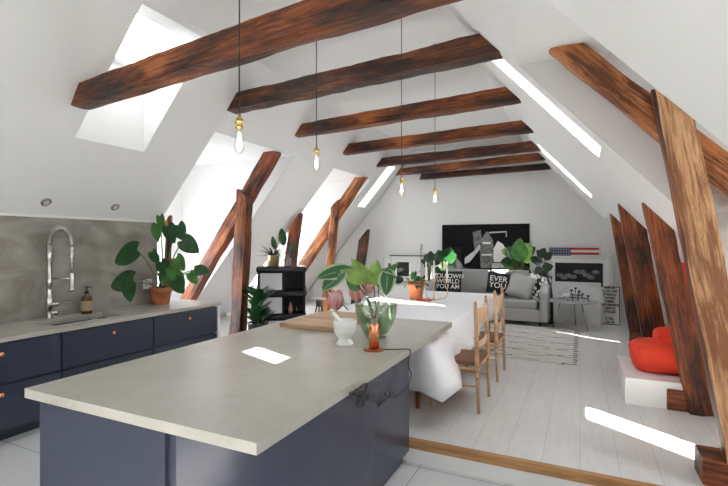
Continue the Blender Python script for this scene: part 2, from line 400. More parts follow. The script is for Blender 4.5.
def slab(name, O, U, V, ur, vr, holes, T, m):
    """a wall or roof plane with rectangular openings: O + u*U + v*V, thickness vector T"""
    O = Vector(O); U = Vector(U); V = Vector(V); T = Vector(T)
    us = sorted({ur[0], ur[1], *[h[0] for h in holes], *[h[1] for h in holes]}); vs = sorted({vr[0], vr[1], *[h[2] for h in holes], *[h[3] for h in holes]})
    mb = MB(); vd = {}
    def vt(i, j, k):
        if (i, j, k) not in vd: vd[i, j, k] = mb.bm.verts.new(O+U*us[i]+V*vs[j]+T*k)
        return vd[i, j, k]
    def solid(i, j):
        if i < 0 or j < 0 or i >= len(us)-1 or j >= len(vs)-1: return False
        cu = (us[i]+us[i+1])/2; cv = (vs[j]+vs[j+1])/2
        return not any(h[0] < cu < h[1] and h[2] < cv < h[3] for h in holes)
    for i in range(len(us)-1):
        for j in range(len(vs)-1):
            if not solid(i, j): continue
            for k in (0, 1): mb.bm.faces.new((vt(i, j, k), vt(i+1, j, k), vt(i+1, j+1, k), vt(i, j+1, k)))
            for di, dj, a, b in ((-1, 0, (i, j), (i, j+1)), (1, 0, (i+1, j), (i+1, j+1)), (0, -1, (i, j), (i+1, j)), (0, 1, (i, j+1), (i+1, j+1))):
                if not solid(i+di, j+dj): mb.bm.faces.new((vt(*a, 0), vt(*b, 0), vt(*b, 1), vt(*a, 1)))
    return struct(mb.build(name, m))

# ------------------------------------------------------------------ the setting
Wm = M['wall']
TL = .62; TR = .16
nL = Vector((-1, 0, .87)).normalized(); nR = Vector((1.1, 0, 1)).normalized()
VL = Vector((.87, 0, 1)); VR = Vector((-1/1.1, 0, 1))
D1 = (4.35, 6.12); D2 = (7.40, 9.06); DZ = 3.10           # left dormers
slab('wall_left', (XL(0), 0, 0), (0, 1, 0), VL, (YN, YB), (0, CEIL),
     [(2.80, 3.58, HC+1.03, CEIL-.04), (D1[0], D1[1], .18, DZ), (D2[0], D2[1], .18, DZ), (9.38, 9.77, HC+.84, HC+1.74), (-2.0, -.8, 2.6, 3.4)], nL*TL, Wm)
RD = (2.22, 3.92); RZ = 3.16                                # right dormer
slab('wall_right', (XR(0), 0, 0), (0, 1, 0), VR, (YN, YB), (0, CEIL),
     [(RD[0], RD[1], .05, RZ), (4.15, 4.68, HC+.78, HC+1.86), (8.05, 8.62, HC+.76, HC+1.66), (7.16, 7.32, 1.0, 1.55), (.93, 1.24, 2.59, 2.87), (-2.0, -.9, 1.3, 2.5)], nR*TR, Wm)
slab('ceiling', (0, 0, CEIL), (0, 1, 0), (1, 0, 0), (YN, YB), (XL(CEIL)-.3, XR(CEIL)+.2), [], (0, 0, .2), Wm)
# far gable wall and near wall, full outline of the attic
def gable(name, y, t):
    mb = MB(); mb.prism([(XL(0)-.5, y, -.05), (XR(0)+.4, y, -.05), (XR(CEIL)+.1, y, CEIL+.1), (XL(CEIL)-.1, y, CEIL+.1)], (0, t, 0)); return struct(mb.build(name, Wm))
gable('wall_back', YB, .2); gable('wall_front', YN, -.2)
mb = MB(); mb.prism([(-7.6, YB, -.05), (XL(0), YB, -.05), (XL(3.9), YB, 3.9), (-7.6, YB, 3.9)], (0, .2, 0)); struct(mb.build('wall_back_eave', Wm))
def dormer(tag_, Y0, Y1, z0, ztop, Xf, XP, win, sgn, n):
    """cheeks, ceiling and front wall with a window, outside the roof plane XP(z)"""
    for k, (ya, t) in enumerate(((Y0+.004, -.12), (Y1-.004, .12))):
        zb = z0; poly = []
        # plane reaches Xf at height zf
        zf = next((z/100 for z in range(0, 400) if (XP(z/100)-Xf)*sgn <= 0), 0) if sgn > 0 else next((z/100 for z in range(0, 400) if XP(z/100) >= Xf), 0)
        zf = max(zf, z0)
        poly = [(Xf, ya, zf), (XP(zf) if zf > z0 else XP(z0), ya, zf), (XP(ztop), ya, ztop), (Xf, ya, ztop)]
        if abs(poly[0][0]-poly[1][0]) < .02: poly = [poly[0], poly[2], poly[3]]
        m2 = MB(); m2.prism(poly, (0, t, 0)); struct(m2.build('wall_%s_cheek_%s' % (tag_, 'near' if k == 0 else 'far'), Wm))
    m2 = MB(); xa = XP(ztop); m2.box(((Xf+sgn*.15+xa)/2, (Y0+Y1)/2, ztop+.056), (abs(Xf-xa)+.146, Y1-Y0+.24, .12)); struct(m2.build('ceiling_%s' % tag_, Wm))
    slab('wall_%s' % tag_, (Xf, 0, 0), (0, 1, 0), (0, 0, 1), (Y0-.12, Y1+.12), (z0-.2, ztop+.12), [win], (sgn*(.06 if sgn > 0 else .18), 0, 0), Wm)
    w = thing('window_%d' % n, None, None, (Xf+sgn*(.03 if sgn > 0 else .1), (win[0]+win[1])/2, win[2])); w['kind'] = 'structure'
    ww = win[1]-win[0]; hh = win[3]-win[2]; fr = MB(); b = .045
    for dy, dz, sy, sz in ((-ww/2+b/2, hh/2, b, hh), (ww/2-b/2, hh/2, b, hh), (0, b/2, ww, b), (0, hh-b/2, ww, b)): fr.box((0, dy, dz), (.06, sy, sz))
    if ww > .8: fr.box((0, 0, hh/2), (.06, .05, hh))
    fr.build('window_frame', M['trimw'], w)
    MB().box((0, 0, hh/2), (.006, ww-.02, hh-.02)).build('pane', M['pane'], w)
    portal((Xf+sgn*.3, (win[0]+win[1])/2, (win[2]+win[3])/2), (-sgn, 0, 0), hh if False else ww, hh)
dormer('dormer_left_one', D1[0], D1[1], S, DZ, -6.6, XL, (4.6, 5.75, .9, 2.05), -1, 1)
dormer('dormer_left_two', D2[0], D2[1], S, DZ, -6.6, XL, (7.53, 8.85, .7, 2.35), -1, 2)
dormer('dormer_right', RD[0], RD[1], 0, RZ, 2.05, XR, (2.80, 3.27, .95, 2.15), 1, 3)
# skylights: frame + pane lying in the outer plane of each opening
def skylight(n, side, Y0, Y1, z0, z1, dist, energy=1):
    XP, V, nn = (XL, VL, nL) if side == 'L' else (XR, VR, nR)
    w = thing('window_%d' % n, None, None, Vector((XP((z0+z1)/2), (Y0+Y1)/2, (z0+z1)/2))+nn*dist); w['kind'] = 'structure'
    vv = V.normalized(); L = (z1-z0)*V.length; ww = Y1-Y0
    rot = Matrix((Vector((0, 1, 0)), vv, nn)).transposed()
    fr = MB(); b = .05
    for a, c, sa, sc in ((-ww/2+b/2, 0, b, L), (ww/2-b/2, 0, b, L), (0, -L/2+b/2, ww, b), (0, L/2-b/2, ww, b)): fr.box(rot @ Vector((a, c, 0)), (sa, sc, .06), rot=rot)
    fr.build('window_frame', M['trimw'], w)
    MB().box((0, 0, 0), (ww-.02, L-.02, .006), rot=rot).build('pane', M['pane'], w)
    portal(w.location+nn*.12, -nn, ww, L)
skylight(4, 'L', 2.80, 3.58, HC+1.03+.52, CEIL-.04, TL-.05)
z_ = HC+1.03; pb = Vector((XL(z_), 2.79, z_)); po = pb+nL*TL; mb = MB(); mb.prism([pb, Vector((pb.x, 2.79, z_+TL/.754/.87-.002)), po], (0, .80, 0)); struct(mb.build('wall_skylight_sill', Wm))
skylight(5, 'L', 9.38, 9.77, HC+.84, HC+1.74, TL-.05)
skylight(6, 'R', 4.15, 4.68, HC+.78, HC+1.86, TR-.03)
skylight(7, 'R', 8.05, 8.62, HC+.76, HC+1.66, TR-.03)
skylight(8, 'R', .93, 1.24, 2.59, 2.87, TR-.03)
skylight(11, 'R', -2.0, -.9, 1.3, 2.5, TR-.03)  # unseen skylight behind the viewer, added to brighten the near walls
skylight(9, 'R', 7.16, 7.32, 1.0, 1.55, TR-.03)
skylight(10, 'L', -2.0, -.8, 2.6, 3.4, TL-.05)  # also out of view, an added opening for more light near the camera
# floors and the step between them
YS = 3.33
mb = MB(); mb.box((-1.5, (YN+YS+.03)/2, -.05), (9.4, YS+.03-YN, .1)); o = mb.build('floor_kitchen', M['tiles'], loc=(0, 0, 0)); struct(o)
mb = MB(); mb.box((-.85, (YS+.02+4.66)/2, S/2-.05), (7.0, 4.66-YS-.02, S+.1)); mb.box((-2.4, (4.66+YB)/2, S/2-.05), (10.6, YB-4.66, S+.1)); struct(mb.build('floor_living', M['planks']))
mb = MB(); mb.box((.38, YS+.02, S-.031), (3.2, .05, .068)); o = mb.build('trim_1', M['nosing'], bevel=.004); struct(o)
mb = MB(); mb.box((.38, YS+.025, (S-.065)/2), (3.2, .03, S-.065)); struct(mb.build('trim_2', M['trimw']))
# kitchen knee wall, its splashback and white ledge
mb = MB(); mb.box((-5.24, (YN+4.33)/2, .995), (.24, 4.33-YN, 1.99)); struct(mb.build('wall_kitchen', Wm))
mb = MB(); mb.box((-5.11, (YN+4.30)/2, (TOP+1.97)/2), (.02, 4.30-YN, 1.97-TOP)); struct(mb.build('wall_splashback', M['concrete']))
mb = MB(); mb.box((-5.105, (YN+4.32)/2, 1.982), (.05, 4.32-YN, .025)); struct(mb.build('trim_3', M['trimw']))

# ------------------------------------------------------------------ timbers
def timber(name, label, cat, p0, p1, w, h, m, up=(0, 0, 1), cuts=(), group=None, rough=.007, parent=None, seg=36, side=None):
    """rough-hewn bar from p0 to p1 (axis), w across, h along 'up'; cut by planes (co, no) keeping the side away from no"""
    p0 = Vector(p0); p1 = Vector(p1); x = (p1-p0); L = x.length; x.normalize(); up = Vector(up); z = (up-x*up.dot(x)).normalized(); y = z.cross(x)
    mtx = Matrix((x, y, z)).transposed().to_4x4(); mtx.translation = p0; inv = mtx.inverted()
    bm = bmesh.new(); rings = []; sd_ = random.random()*50
    prof = [(-1, -1), (-.33, -1), (.33, -1), (1, -1), (1, -.33), (1, .33), (1, 1), (.33, 1), (-.33, 1), (-1, 1), (-1, .33), (-1, -.33)]
    for i in range(seg+1):
        t = L*i/seg; row = []
        for a, b in prof:
            c = 1 if abs(a) == 1 and abs(b) == 1 else 0
            q = Vector((t, a*w/2, b*h/2)); nz = noise.noise_vector(Vector((t*2.2+sd_, a*1.3, b*1.3)))
            nz2 = noise.noise_vector(Vector((t*9+sd_, a*3, b*3))); q += Vector((0, nz.y+nz2.y*.8, nz.z+nz2.z*.8))*rough*1.1 - Vector((0, a, b))*c*(.004+rough*max(0, nz.x)*2)
            row.append(bm.verts.new(q))
        rings.append(row)
    n = len(prof)
    for A, B in zip(rings, rings[1:]):
        for k in range(n): bm.faces.new((A[k], A[(k+1) % n], B[(k+1) % n], B[k]))
    bm.faces.new(rings[0][::-1]); bm.faces.new(rings[-1])
    for co, no in cuts:
        co = inv @ Vector(co); no = inv.to_3x3() @ Vector(no)
        r = bmesh.ops.bisect_plane(bm, geom=bm.verts[:]+bm.edges[:]+bm.faces[:], plane_co=co, plane_no=no, clear_outer=True)
        es = [e for e in r['geom_cut'] if isinstance(e, bmesh.types.BMEdge)]
        if es: bmesh.ops.holes_fill(bm, edges=es, sides=0)
    bmesh.ops.recalc_face_normals(bm, faces=bm.faces)
    me = bpy.data.meshes.new(name); bm.to_mesh(me); bm.free(); me.materials.append(m)
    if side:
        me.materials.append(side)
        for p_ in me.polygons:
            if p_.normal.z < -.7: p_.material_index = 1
    o = bpy.data.objects.new(name, me); C.objects.link(o); o.matrix_world = mtx
    if parent: o.parent = parent; o.matrix_parent_inverse = parent.matrix_world.inverted() if False else Matrix.Identity(4)
    if label: tag(o, label, cat, group)
    return o
cutL = ((XL(2), 0, 2), nL); cutR = ((XR(2), 0, 2), nR)
def onL(px, py):   # sight line met with the left slope
    r = ray(px, py); n_ = Vector((1, 0, -.87)); P0 = Vector((XL(HC), 0, HC)); return E+r*((P0-E).dot(n_)/r.dot(n_))
# collar beams: (left-bottom pixel, right-bottom pixel, height above eye, section, material)
HB = 1.63
BEAMS = [((90, 111), (465, 0), 1.267, .19, .19, 'beam', 'rough collar beam nearest the kitchen, largest of the row, above the island'),
         ((222, 118), (507, 59), HB, .20, .20, 'beam2', 'second collar beam from the kitchen, dark and knotty with a ragged right end'),
         ((301, 138.5), (522, 104), HB, .19, .18, 'beam', 'third collar beam from the kitchen, straight red-brown timber'),
         ((344, 156), (537, 133), HB, .19, .18, 'beam', 'fourth collar beam from the kitchen, crossing the ceiling in mid room'),
         ((382, 167.5), (545, 151), HB, .18, .18, 'beam2', 'fifth collar beam from the kitchen, dark, just before the paired beams'),
         ((407, 175), (547, 160.5), HB-.02, .16, .15, 'beam', 'sixth collar beam, upper of the close pair by the far wall')]
for (a, b, h, w, hh, m, lb) in BEAMS:
    P = atZ(*a, HC+h); Q = atZ(*b, HC+h); d = (Q-P).normalized()
    Q2 = P+d*((XR(HC+h)+.25-P.x)/d.x); P2 = P-d*.35
    up = Vector((0, 0, hh/2)); off = Vector((0, -w/2, 0))
    Q2.y = min(Q2.y, YB-.0)
    timber('collar_beam', lb, 'beam', P2+up+off, Q2+up+off, w, hh, M[m], cuts=[cutL, cutR], group='collar beams', rough=.009 if m == 'beam2' else .006, seg=70)
a = atY(421, 180, YB-.02); b = atY(551.5, 169.5, YB-.02)
d = (b-a).normalized(); timber('collar_beam', 'lowest and farthest ceiling beam, short dark timber against the far gable wall', 'beam', a-d*.1+Vector((0, -.08, .06)), b+d*.1+Vector((0, -.08, .06)), .13, .13, M['beam2'],
       cuts=[((a.x, 0, a.z), Vector((-.9, 0, .45)).normalized()), ((b.x, 0, b.z), Vector((.9, 0, .5)).normalized())], group='collar beams')
SL = Vector((.66, 0, .755)).normalized()
# left trusses: slanting brace + post
ceilcut = ((0, 0, DZ-.01), (0, 0, 1))
def brace_left(px0, px1, Y, lb, w=.17, h=.21, m='orangewood'):
    P = atY(*px0, Y); Q = atY(*px1, Y); d = (P-Q).normalized()
    return timber('slanting_brace', lb, 'beam', Q-d*.55, P+d*.4, w, h, M[m], up=(-1, 0, 1), cuts=[ceilcut, ((-6.55, 0, 0), (-1, 0, 0)), ((0, 0, S+.01), (0, 0, -1))], group='slanting left braces')
brace_left((262, 172), (190, 296), 5.70, 'slanting orange-brown brace in the left dormer behind the monstera', m='beam3')
brace_left((355, 187), (302, 268), 8.70, 'slanting orange-brown brace farther back, right of the black cabinet', m='orangewood')
def post_left(top, bot, Y, w, dp, lb, m='beam', cuts=None, zt=None):
    P = atY(*top, Y); Q = atY(*bot, Y); d = (P-Q).normalized(); Q = Q-d*((Q.z-S)/d.z)
    return timber('timber_post', lb, 'post', Q, P+d*(.5 if cuts else 0), w, dp, M[m], up=(1, 0, 0), cuts=cuts or [], group='left timber posts')
post_left((245, 196), (238, 330), 5.52, .17, .21, 'tall dark and orange left post carrying the brace behind the island', 'beam', cuts=[(tuple(atY(244, 193, 5.5)), Vector((.55, 0, .83)))])
post_left((336, 203), (329.5, 270), 8.52, .15, .16, 'honey coloured left post carrying the farther brace', 'orangewood', cuts=[((atY(336, 203, 8.5)), Vector((-.66, 0, .75)))])
post_left((296, 220), (290, 268), 7.25, .16, .20, 'dark left post with a pointed top behind the plants on the black cabinet', 'beam', cuts=[cutL, (tuple(atY(295, 222, 7.25)), nL)])
post_left((366, 222), (361, 262), 9.85, .17, .2, 'dark pointed post by the far wall at the end of the left slope', 'beam2', cuts=[cutL, (tuple(atY(369, 229, 9.85)), nL)])
post_left((169, 207), (167, 295), 4.46, .06, .08, 'narrow reddish post behind the monstera at the end of the worktop', 'beam3', cuts=[cutL])
# right trusses
P = atY(562, 60, 3.78); z_ = HC+1.285
rz = lambda x: HC+1.242-1.04*x
xa, xb = -.35, 1.95
timber('slanting_rafter', 'long pale orange rafter running down the right slope behind the post', 'beam', (xa, 3.74, rz(xa)+.12), (xb, 3.74, rz(xb)+.12), .16, .175, M['orangewood'], up=(1, 0, 1), cuts=[((0, 0, RZ-.005), (0, 0, 1)), ((2.0, 0, 0), (1, 0, 0))], rough=.007)
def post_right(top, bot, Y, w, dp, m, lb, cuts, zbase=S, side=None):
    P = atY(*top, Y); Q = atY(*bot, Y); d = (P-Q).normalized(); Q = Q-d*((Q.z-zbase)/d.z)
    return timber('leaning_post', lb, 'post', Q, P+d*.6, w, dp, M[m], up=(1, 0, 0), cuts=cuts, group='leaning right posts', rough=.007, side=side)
gtop = ((atY(672, 109.5, 3.6)), Vector((.72, 0, .69)))
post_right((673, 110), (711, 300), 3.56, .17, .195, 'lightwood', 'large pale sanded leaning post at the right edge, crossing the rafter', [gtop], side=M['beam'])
post_right((661, 232), (699, 404), 4.95, .16, .19, 'beam3', 'leaning reddish post standing before the red lounge seat', [cutR])
post_right((633, 224), (654, 336), 6.45, .18, .25, 'beam', 'middle of the three dark leaning posts, broad and pointed', [cutR])
post_right((620, 226), (638, 336), 8.25, .18, .22, 'beam', 'leaning post farthest away on the right, left of the broad one', [cutR])
def sill_block(px, py, Y, L, w, h, m, lb, dx=0):
    p = atY(px, py, Y); o = MB().box((0, 0, 0), (L, w, h)).build('sill_block', M[m], loc=(p.x+dx, Y, S+h/2), bevel=.012); o.rotation_euler[2] = 0
    tag(o, lb, 'timber block', 'sill blocks')
sill_block(676, 395, 5.03, .17, .20, .19, 'beam3', 'reddish sill block left of the foot of the middle leaning post')
sill_block(706, 397, 5.03, .10, .20, .18, 'beam3', 'sill stub right of the foot of the middle leaning post', dx=.02)
sill_block(727, 466, 3.60, .30, .24, .17, 'beam3', 'dark red sill block under the pale leaning post', dx=-.0)
sill_block(637, 333, 8.05, .20, .14, .14, 'beam2', 'dark block at the foot of the farthest leaning post')

# ------------------------------------------------------------------ kitchen run on the left
XF = -4.37
def cabinet(y0, y1, lb):
    t = thing('base_cabinet', lb, 'cabinet', (XF-.36, (y0+y1)/2, 0), 0, 'navy base cabinets'); w = y1-y0
    MB().box((-.01, 0, .485), (.66, w-.004, .74)).build('body', M['navy'], t)
    MB().box((-.06, 0, .058), (.58, w-.004, .115)).build('plinth', M['navy'], t)
    d = MB().box((.345+.005, 0, .685), (.02, w-.012, .335)).build('drawer', M['navy'], t, bevel=.002)
    MB().lathe([(0, 0), (.008, 0), (.007, .016), (.019, .024), (.02, .034), (.014, .041), (0, .042)], n=20).build('knob', M['copper'], d)
    k = [o for o in bpy.data.objects if o.parent == d][0]; k.location = (.36, 0, .775); k.rotation_euler = (0, R(90), 0)
    d = MB().box((.345+.005, 0, .31), (.02, w-.012, .385)).build('drawer', M['navy'], t, bevel=.002)
    k2 = k.copy(); C.objects.link(k2); k2.parent = d; k2.location = (.36, 0, .435)
    return t
cabinet(4.645-1.005, 4.645, 'navy cabinet at the far end of the sink run, under the monstera')
cabinet(2.63, 3.637, 'navy cabinet under the sink')
cabinet(1.62, 2.627, 'navy cabinet left of the sink, cut by the left picture edge')
MB().box((0, 0, 0), (.72, .03, .86)).build('end_panel', M['trimw'], loc=(XF-.35, 4.665, .43))
tag([o for o in bpy.data.objects if o.name == 'end_panel'][0], 'white upright panel closing the far end of the navy cabinets', 'panel')
wt = thing('worktop', 'pale stone worktop of the sink run along the splashback', 'worktop', (0, 0, 0))
slabw = slab('counter_slab', (0, 0, TOP-.04), (0, 1, 0), (1, 0, 0), (-1.0, 4.69), (-5.10, XF+.02), [(2.66, 3.42, -4.93, -4.53)], (0, 0, .04), M['stone'])
del slabw['kind']; slabw.parent = wt
sk = thing('sink', 'undermounted stainless steel sink set in the worktop', 'sink', (-4.73, 3.04, TOP-.04))
slab('basin', (0, 0, -.22), (0, 1, 0), (1, 0, 0), (-.40, .40), (-.22, .22), [], (0, 0, .01), M['steel']).parent = sk
bs = [o for o in bpy.data.objects if o.parent == sk][0]; del bs['kind']
mb = MB()
for c, d in (((-.21, 0, -.11), (.01, .8, .21)), ((.21, 0, -.11), (.01, .8, .21)), ((0, -.395, -.11), (.43, .01, .21)), ((0, .395, -.11), (.43, .01, .21))): mb.box(c, d)
mb.build('basin_wall', M['steel'], sk)
MB().box((0, .22, -.06), (.40, .02, .115)).build('divider', M['steel'], sk)
# faucet
fx, fy = -5.0, 2.88
f = thing('kitchen_faucet', 'tall steel spring kitchen faucet standing by the sink', 'faucet', (fx, fy, TOP))
MB().lathe([(0, 0), (.04, 0), (.04, .012), (.028, .02), (.028, .1), (.036, .11), (.036, .22), (.026, .23), (.026, .34), (.03, .345), (.03, .42), (.024, .43), (.024, .60), (.03, .61), (.03, .78), (0, .78)], n=20).build('column', M['chrome'], f)
dv = Vector((.22, .095, 0)); N_ = 26
arc = [Vector((0, 0, .76))+dv*(.5-.5*math.cos(math.pi*i/N_))+Vector((0, 0, .185*math.sin(math.pi*i/N_))) for i in range(N_+1)]
MB().tube(arc, .011, 8).build('hose', M['chrome'], f)
coil = []
for i in range(N_*14):
    t_ = i/(N_*14-1)*N_; k = min(int(t_), N_-1); p = arc[k].lerp(arc[k+1], t_-k); tg = (arc[k+1]-arc[k]).normalized(); s1 = 1.35*tg.cross(Vector((-dv.y, dv.x, 0)).normalized()); s2 = tg.cross(s1)
    a = 2*math.pi*t_; coil.append(p+s1*.02*math.cos(a)+s2*.02*math.sin(a))
MB().tube(coil, .006, 5).build('spring', M['chrome'], f)
e = arc[-1]
MB().tube([e, e+Vector((0, 0, -.14)), e+Vector((0, 0, -.15)), e+Vector((0, 0, -.30))], [.019, .019, .016, .016], 12).build('spout_pipe', M['chrome'], f)
MB().tube([e+Vector((0, 0, -.28)), e+Vector((0, 0, -.3)), e+Vector((0, 0, -.44)), e+Vector((0, 0, -.45)), e+Vector((0, 0, -.47))], [.018, .024, .024, .034, .034], 16).build('spray_head', M['chrome'], f)
MB().tube([Vector((0, 0, .42)), dv+Vector((0, 0, .42))], .009, 8).build('support_arm', M['chrome'], f)
MB().tube([Vector((.0, 0, .15)), Vector((.05, .07, .15))], .024, 12).tube([Vector((.05, .07, .15)), Vector((.1, .19, .16))], .006, 8).build('lever', M['chrome'], f)
MB().tube([Vector((.0, 0, .06)), Vector((.06, .05, .06))], .026, 12).build('mixer_body', M['chrome'], f)
# soap
p = thing('soap_bottle', 'amber soap bottle with black pump beside the faucet', 'bottle', (-4.99, 3.27, TOP))
MB().lathe([(0, 0), (.052, 0), (.055, .01), (.055, .16), (.045, .19), (.02, .205), (.018, .225), (0, .225)], n=24).build('bottle_body', M['amber'], p)
MB().lathe([(.0555, .035), (.056, .036), (.056, .145), (.0555, .146)], n=24).build('paper_label', M['label'], p)
MB().lathe([(0, .225), (.022, .225), (.022, .25), (.008, .255), (.008, .29), (.018, .292), (.018, .305), (0, .305)], n=16).tube([(0, 0, .297), (.04, .04, .295)], .006, 8).build('pump', M['black'], p)
# spot lights in the slope
for i, (px, py) in enumerate(((46, 202), (115, 207))):
    q = onL(px, py); t = thing('recessed_spotlight', ('left' if i == 0 else 'right')+' of the two small chrome spotlights above the splashback', 'spotlight', q, 0, 'spotlights above the sink')
    rq = nL.to_track_quat('-Z', 'Y').to_matrix().to_4x4()
    a = MB().lathe([(.03, -.002), (.052, -.002), (.05, .008), (.032, .012), (.03, -.002)], n=24).build('trim_ring', M['chrome'], t); a.matrix_local = rq
    a = MB().lathe([(0, .004), (.03, .002)], n=16).build('lens', M['greydot'], t); a.matrix_local = rq
# socket
q = atX(147.5, 284, -5.095); t = thing('wall_socket', 'white wall socket on the splashback behind the monstera', 'socket', q)
MB().box((0, 0, 0), (.015, .13, .13), bev=.004).build('socket_plate', M['white'], t)
MB().box((.008, -.03, 0), (.004, .035, .06)).box((.008, .03, 0), (.004, .035, .06)).build('switch', M['greydot'], t)

# ------------------------------------------------------------------ kitchen island
il = thing('kitchen_island', 'navy kitchen island standing in the middle of the kitchen', 'kitchen island', (-1.9, 2.4, 0))
def L_(x, y, z=0): return Vector((x+1.9, y-2.4, z))
zb, zt = .10, TOP-.052
# body outline: straight front, rounded near right corner, straight long side
x0, x1, y0, y1 = -2.66, -1.19, 1.50, YS-.012
crv = []
for i in range(13):
    t_ = i/12; A = Vector((-1.655, y0)); B = Vector((-1.19, y0+.20)); Cc = Vector((x1, y0+.62)); crv.append(A*(1-t_)**2+B*2*t_*(1-t_)+Cc*t_*t_)
poly = [L_(x0, y0, zb)]+[L_(c.x, c.y, zb) for c in crv]+[L_(x1, y1, zb), L_(x0, y1, zb)]
o = MB().prism(poly, (0, 0, zt-zb)).build('body', M['navy'], il, smooth=True)
es = o.modifiers.new('e', 'EDGE_SPLIT'); es.split_angle = R(22)
MB().box(L_((x0-1.70)/2, y0-.011, (zb+zt)/2), (abs(x0+1.70)-.01, .02, zt-zb-.01)).build('front_panel', M['navy'], il, bevel=.002)
MB().prism([L_(x0+.05, y0+.06, 0), L_(-1.7, y0+.06, 0), L_(x1-.05, y0+.65, 0), L_(x1-.05, y1, 0), L_(x0+.05, y1, 0)], (0, 0, zb)).build('plinth', M['navy'], il)
o = MB().box((-1.942, 2.965, TOP-.026), (1.575, 3.045, .052)).build('island_worktop', M['stone'], bevel=.003)
tag(o, 'large pale stone island worktop overhanging the dining table', 'worktop')

# things on the island ---------------------------------------------------
cb = MB().box((0, 0, .02), (.62, .88, .04)).build('chopping_board', M['boardwood'], loc=(-2.24, 3.96, TOP), bevel=.004)
tag(cb, 'large wooden chopping board lying on the island worktop', 'chopping board')
mo = thing('mortar', 'white porcelain mortar on the island, left of the copper lamp', 'mortar', (-1.65, 3.13, TOP))
MB().lathe([(0, 0), (.066, 0), (.068, .015), (.05, .045), (.052, .055), (.08, .09), (.088, .12), (.086, .125), (.09, .135), (.094, .19), (.088, .195), (.082, .19), (.07, .12), (.04, .08), (0, .075)], n=32).build('bowl', M['porcelain'], mo)
pe = MB().tube([(.03, .0, .10), (-.02, 0, .17), (-.09, .0, .235), (-.10, 0, .245)], [.026, .017, .016, .008], 12).build('pestle', M['porcelain'], loc=(-1.66, 3.13, TOP))
tag(pe, 'white pestle leaning in the mortar', 'pestle')
# green glass bowl
gx, gy = -1.55, 3.50
gb = MB().lathe([(0, 0), (.085, 0), (.09, .01), (.10, .03), (.15, .12), (.172, .2), (.178, .27), (.182, .285), (.172, .285), (.165, .2), (.14, .12), (.09, .035), (0, .02)], n=36).build('green_glass_bowl', M['greenglass'], loc=(gx, gy, TOP))
tag(gb, 'green ribbed glass bowl holding leaves, behind the copper lamp', 'bowl')
# water and dark stems inside, branches with big leaves
br = thing('leafy_branch', 'big green and pale-edged leaves arranged in the green glass bowl', 'plant', (gx, gy, TOP+.05))
def LB(px, py, Y, o=(gx, gy, TOP+.05)): return atY(px, py, Y)-Vector(o)
st = MB(); lv = MB(); lv2 = MB(); lv3 = MB()
root = Vector((0, 0, .02))
lv.leaf(LB(345, 270, 3.45), LB(322, 291, 3.25), .22, (-.2, -1, .3), 'oval', .15, .0, wav=.05)
lv.leaf(LB(352, 268, 3.5), LB(316, 277, 3.3), .17, (-.1, -1, .5), 'oval', .15, .05)
lv.leaf(LB(376, 284, 3.5), LB(394, 277, 3.4), .16, (.3, -1, .3), 'oval', .2, .1)
lv.leaf(LB(388, 268, 3.5), LB(386, 296, 3.3), .15, (.3, -1, .1), 'oval', .2, .0)
lv3.leaf(LB(373, 284, 3.5), LB(351, 258, 3.42), .17, (-.4, -1, .2), 'lance', .25, .0)
lv3.leaf(LB(374, 286, 3.48), LB(377, 260, 3.45), .13, (.2, -1, .1), 'oval', .25, .05)
lv3.leaf(LB(366, 283, 3.48), LB(340, 270, 3.4), .12, (-.2, -1, .5), 'oval', .2, .05)
lv3.leaf(LB(369, 282, 3.5), LB(348, 265, 3.6), .12, (-.2, -1, .5), 'oval', .2, .05)
lv2.leaf(LB(378, 284, 3.5), LB(398, 262, 3.5), .10, (.3, -1, .4), 'lance', .25, .1)
lv2.leaf(LB(376, 283, 3.55), LB(389, 268, 3.6), .12, (.3, -1, .3), 'oval', .25, .1)
lv2.leaf(LB(360, 290, 3.5), LB(346, 280, 3.45), .09, (0, -1, .3), 'oval', .25, .1)
for a, b in ((LB(352, 268, 3.5), LB(366, 292, 3.5)), (LB(374, 286, 3.48), LB(375, 300, 3.5)), (LB(378, 284, 3.5), LB(379, 300, 3.5)), (LB(345, 270, 3.45), LB(369, 300, 3.5))):
    st.tube([a, a.lerp(b, .5)+Vector((.0, 0, .01)), b, root+Vector((random.uniform(-.04, .04), 0, 0))], .006, 6)
st.build('stem', M['twig'], br)
lv.build('variegated_leaves', M['varleaf'], br, weld=False); lv3.build('young_leaves', M['leaf3'], br, weld=False); lv2.build('dark_leaves', M['leaf2'], br, weld=False)
# pink flowers
def flower(name, px, py, Y, r, lb, foot, mats=('petal', 'petalw'), closed=.55):
    c = atY(px, py, Y); t = thing(name, lb, 'flower', c, 0, 'pink magnolia flowers'); mb = MB()
    for k in range(9):
        a = 2*math.pi*k/9*1.0+(.3 if k % 2 else 0); op = closed+(.25 if k % 2 else 0)
        dr = Vector((math.cos(a)*op, math.sin(a)*op, 1)).normalized()
        mb.leaf((math.cos(a)*r*.08, math.sin(a)*r*.08, -r*.7), dr*r*1.0+Vector((0, 0, -r*.25)), r*1.05, Vector((-math.cos(a), -math.sin(a), .2)), 'oval', .35, -.1, mi=k % 2)
    mb.build('petals', [M[mats[0]], M[mats[1]]], t, weld=False)
    MB().tube([(0, 0, -r*.7), Vector(foot)*.6+Vector((0, 0, .01)), foot], .005, 6).build('stem', M['twig'], t)
flower('magnolia_flower', 336, 300, 3.55, .14, 'half-open pink flower lying over the chopping board by the mortar', (.12, .0, -.08))
flower('magnolia_flower', 357, 291, 3.6, .14, 'deep pink open flower at the left rim of the green bowl', (.08, -.05, -.12), closed=.8)
flower('magnolia_flower', 368, 287, 3.7, .10, 'paler pink flower behind the glass globe of the lamp', (.03, -.08, -.12), mats=('petalw', 'petal'))
mb = MB()
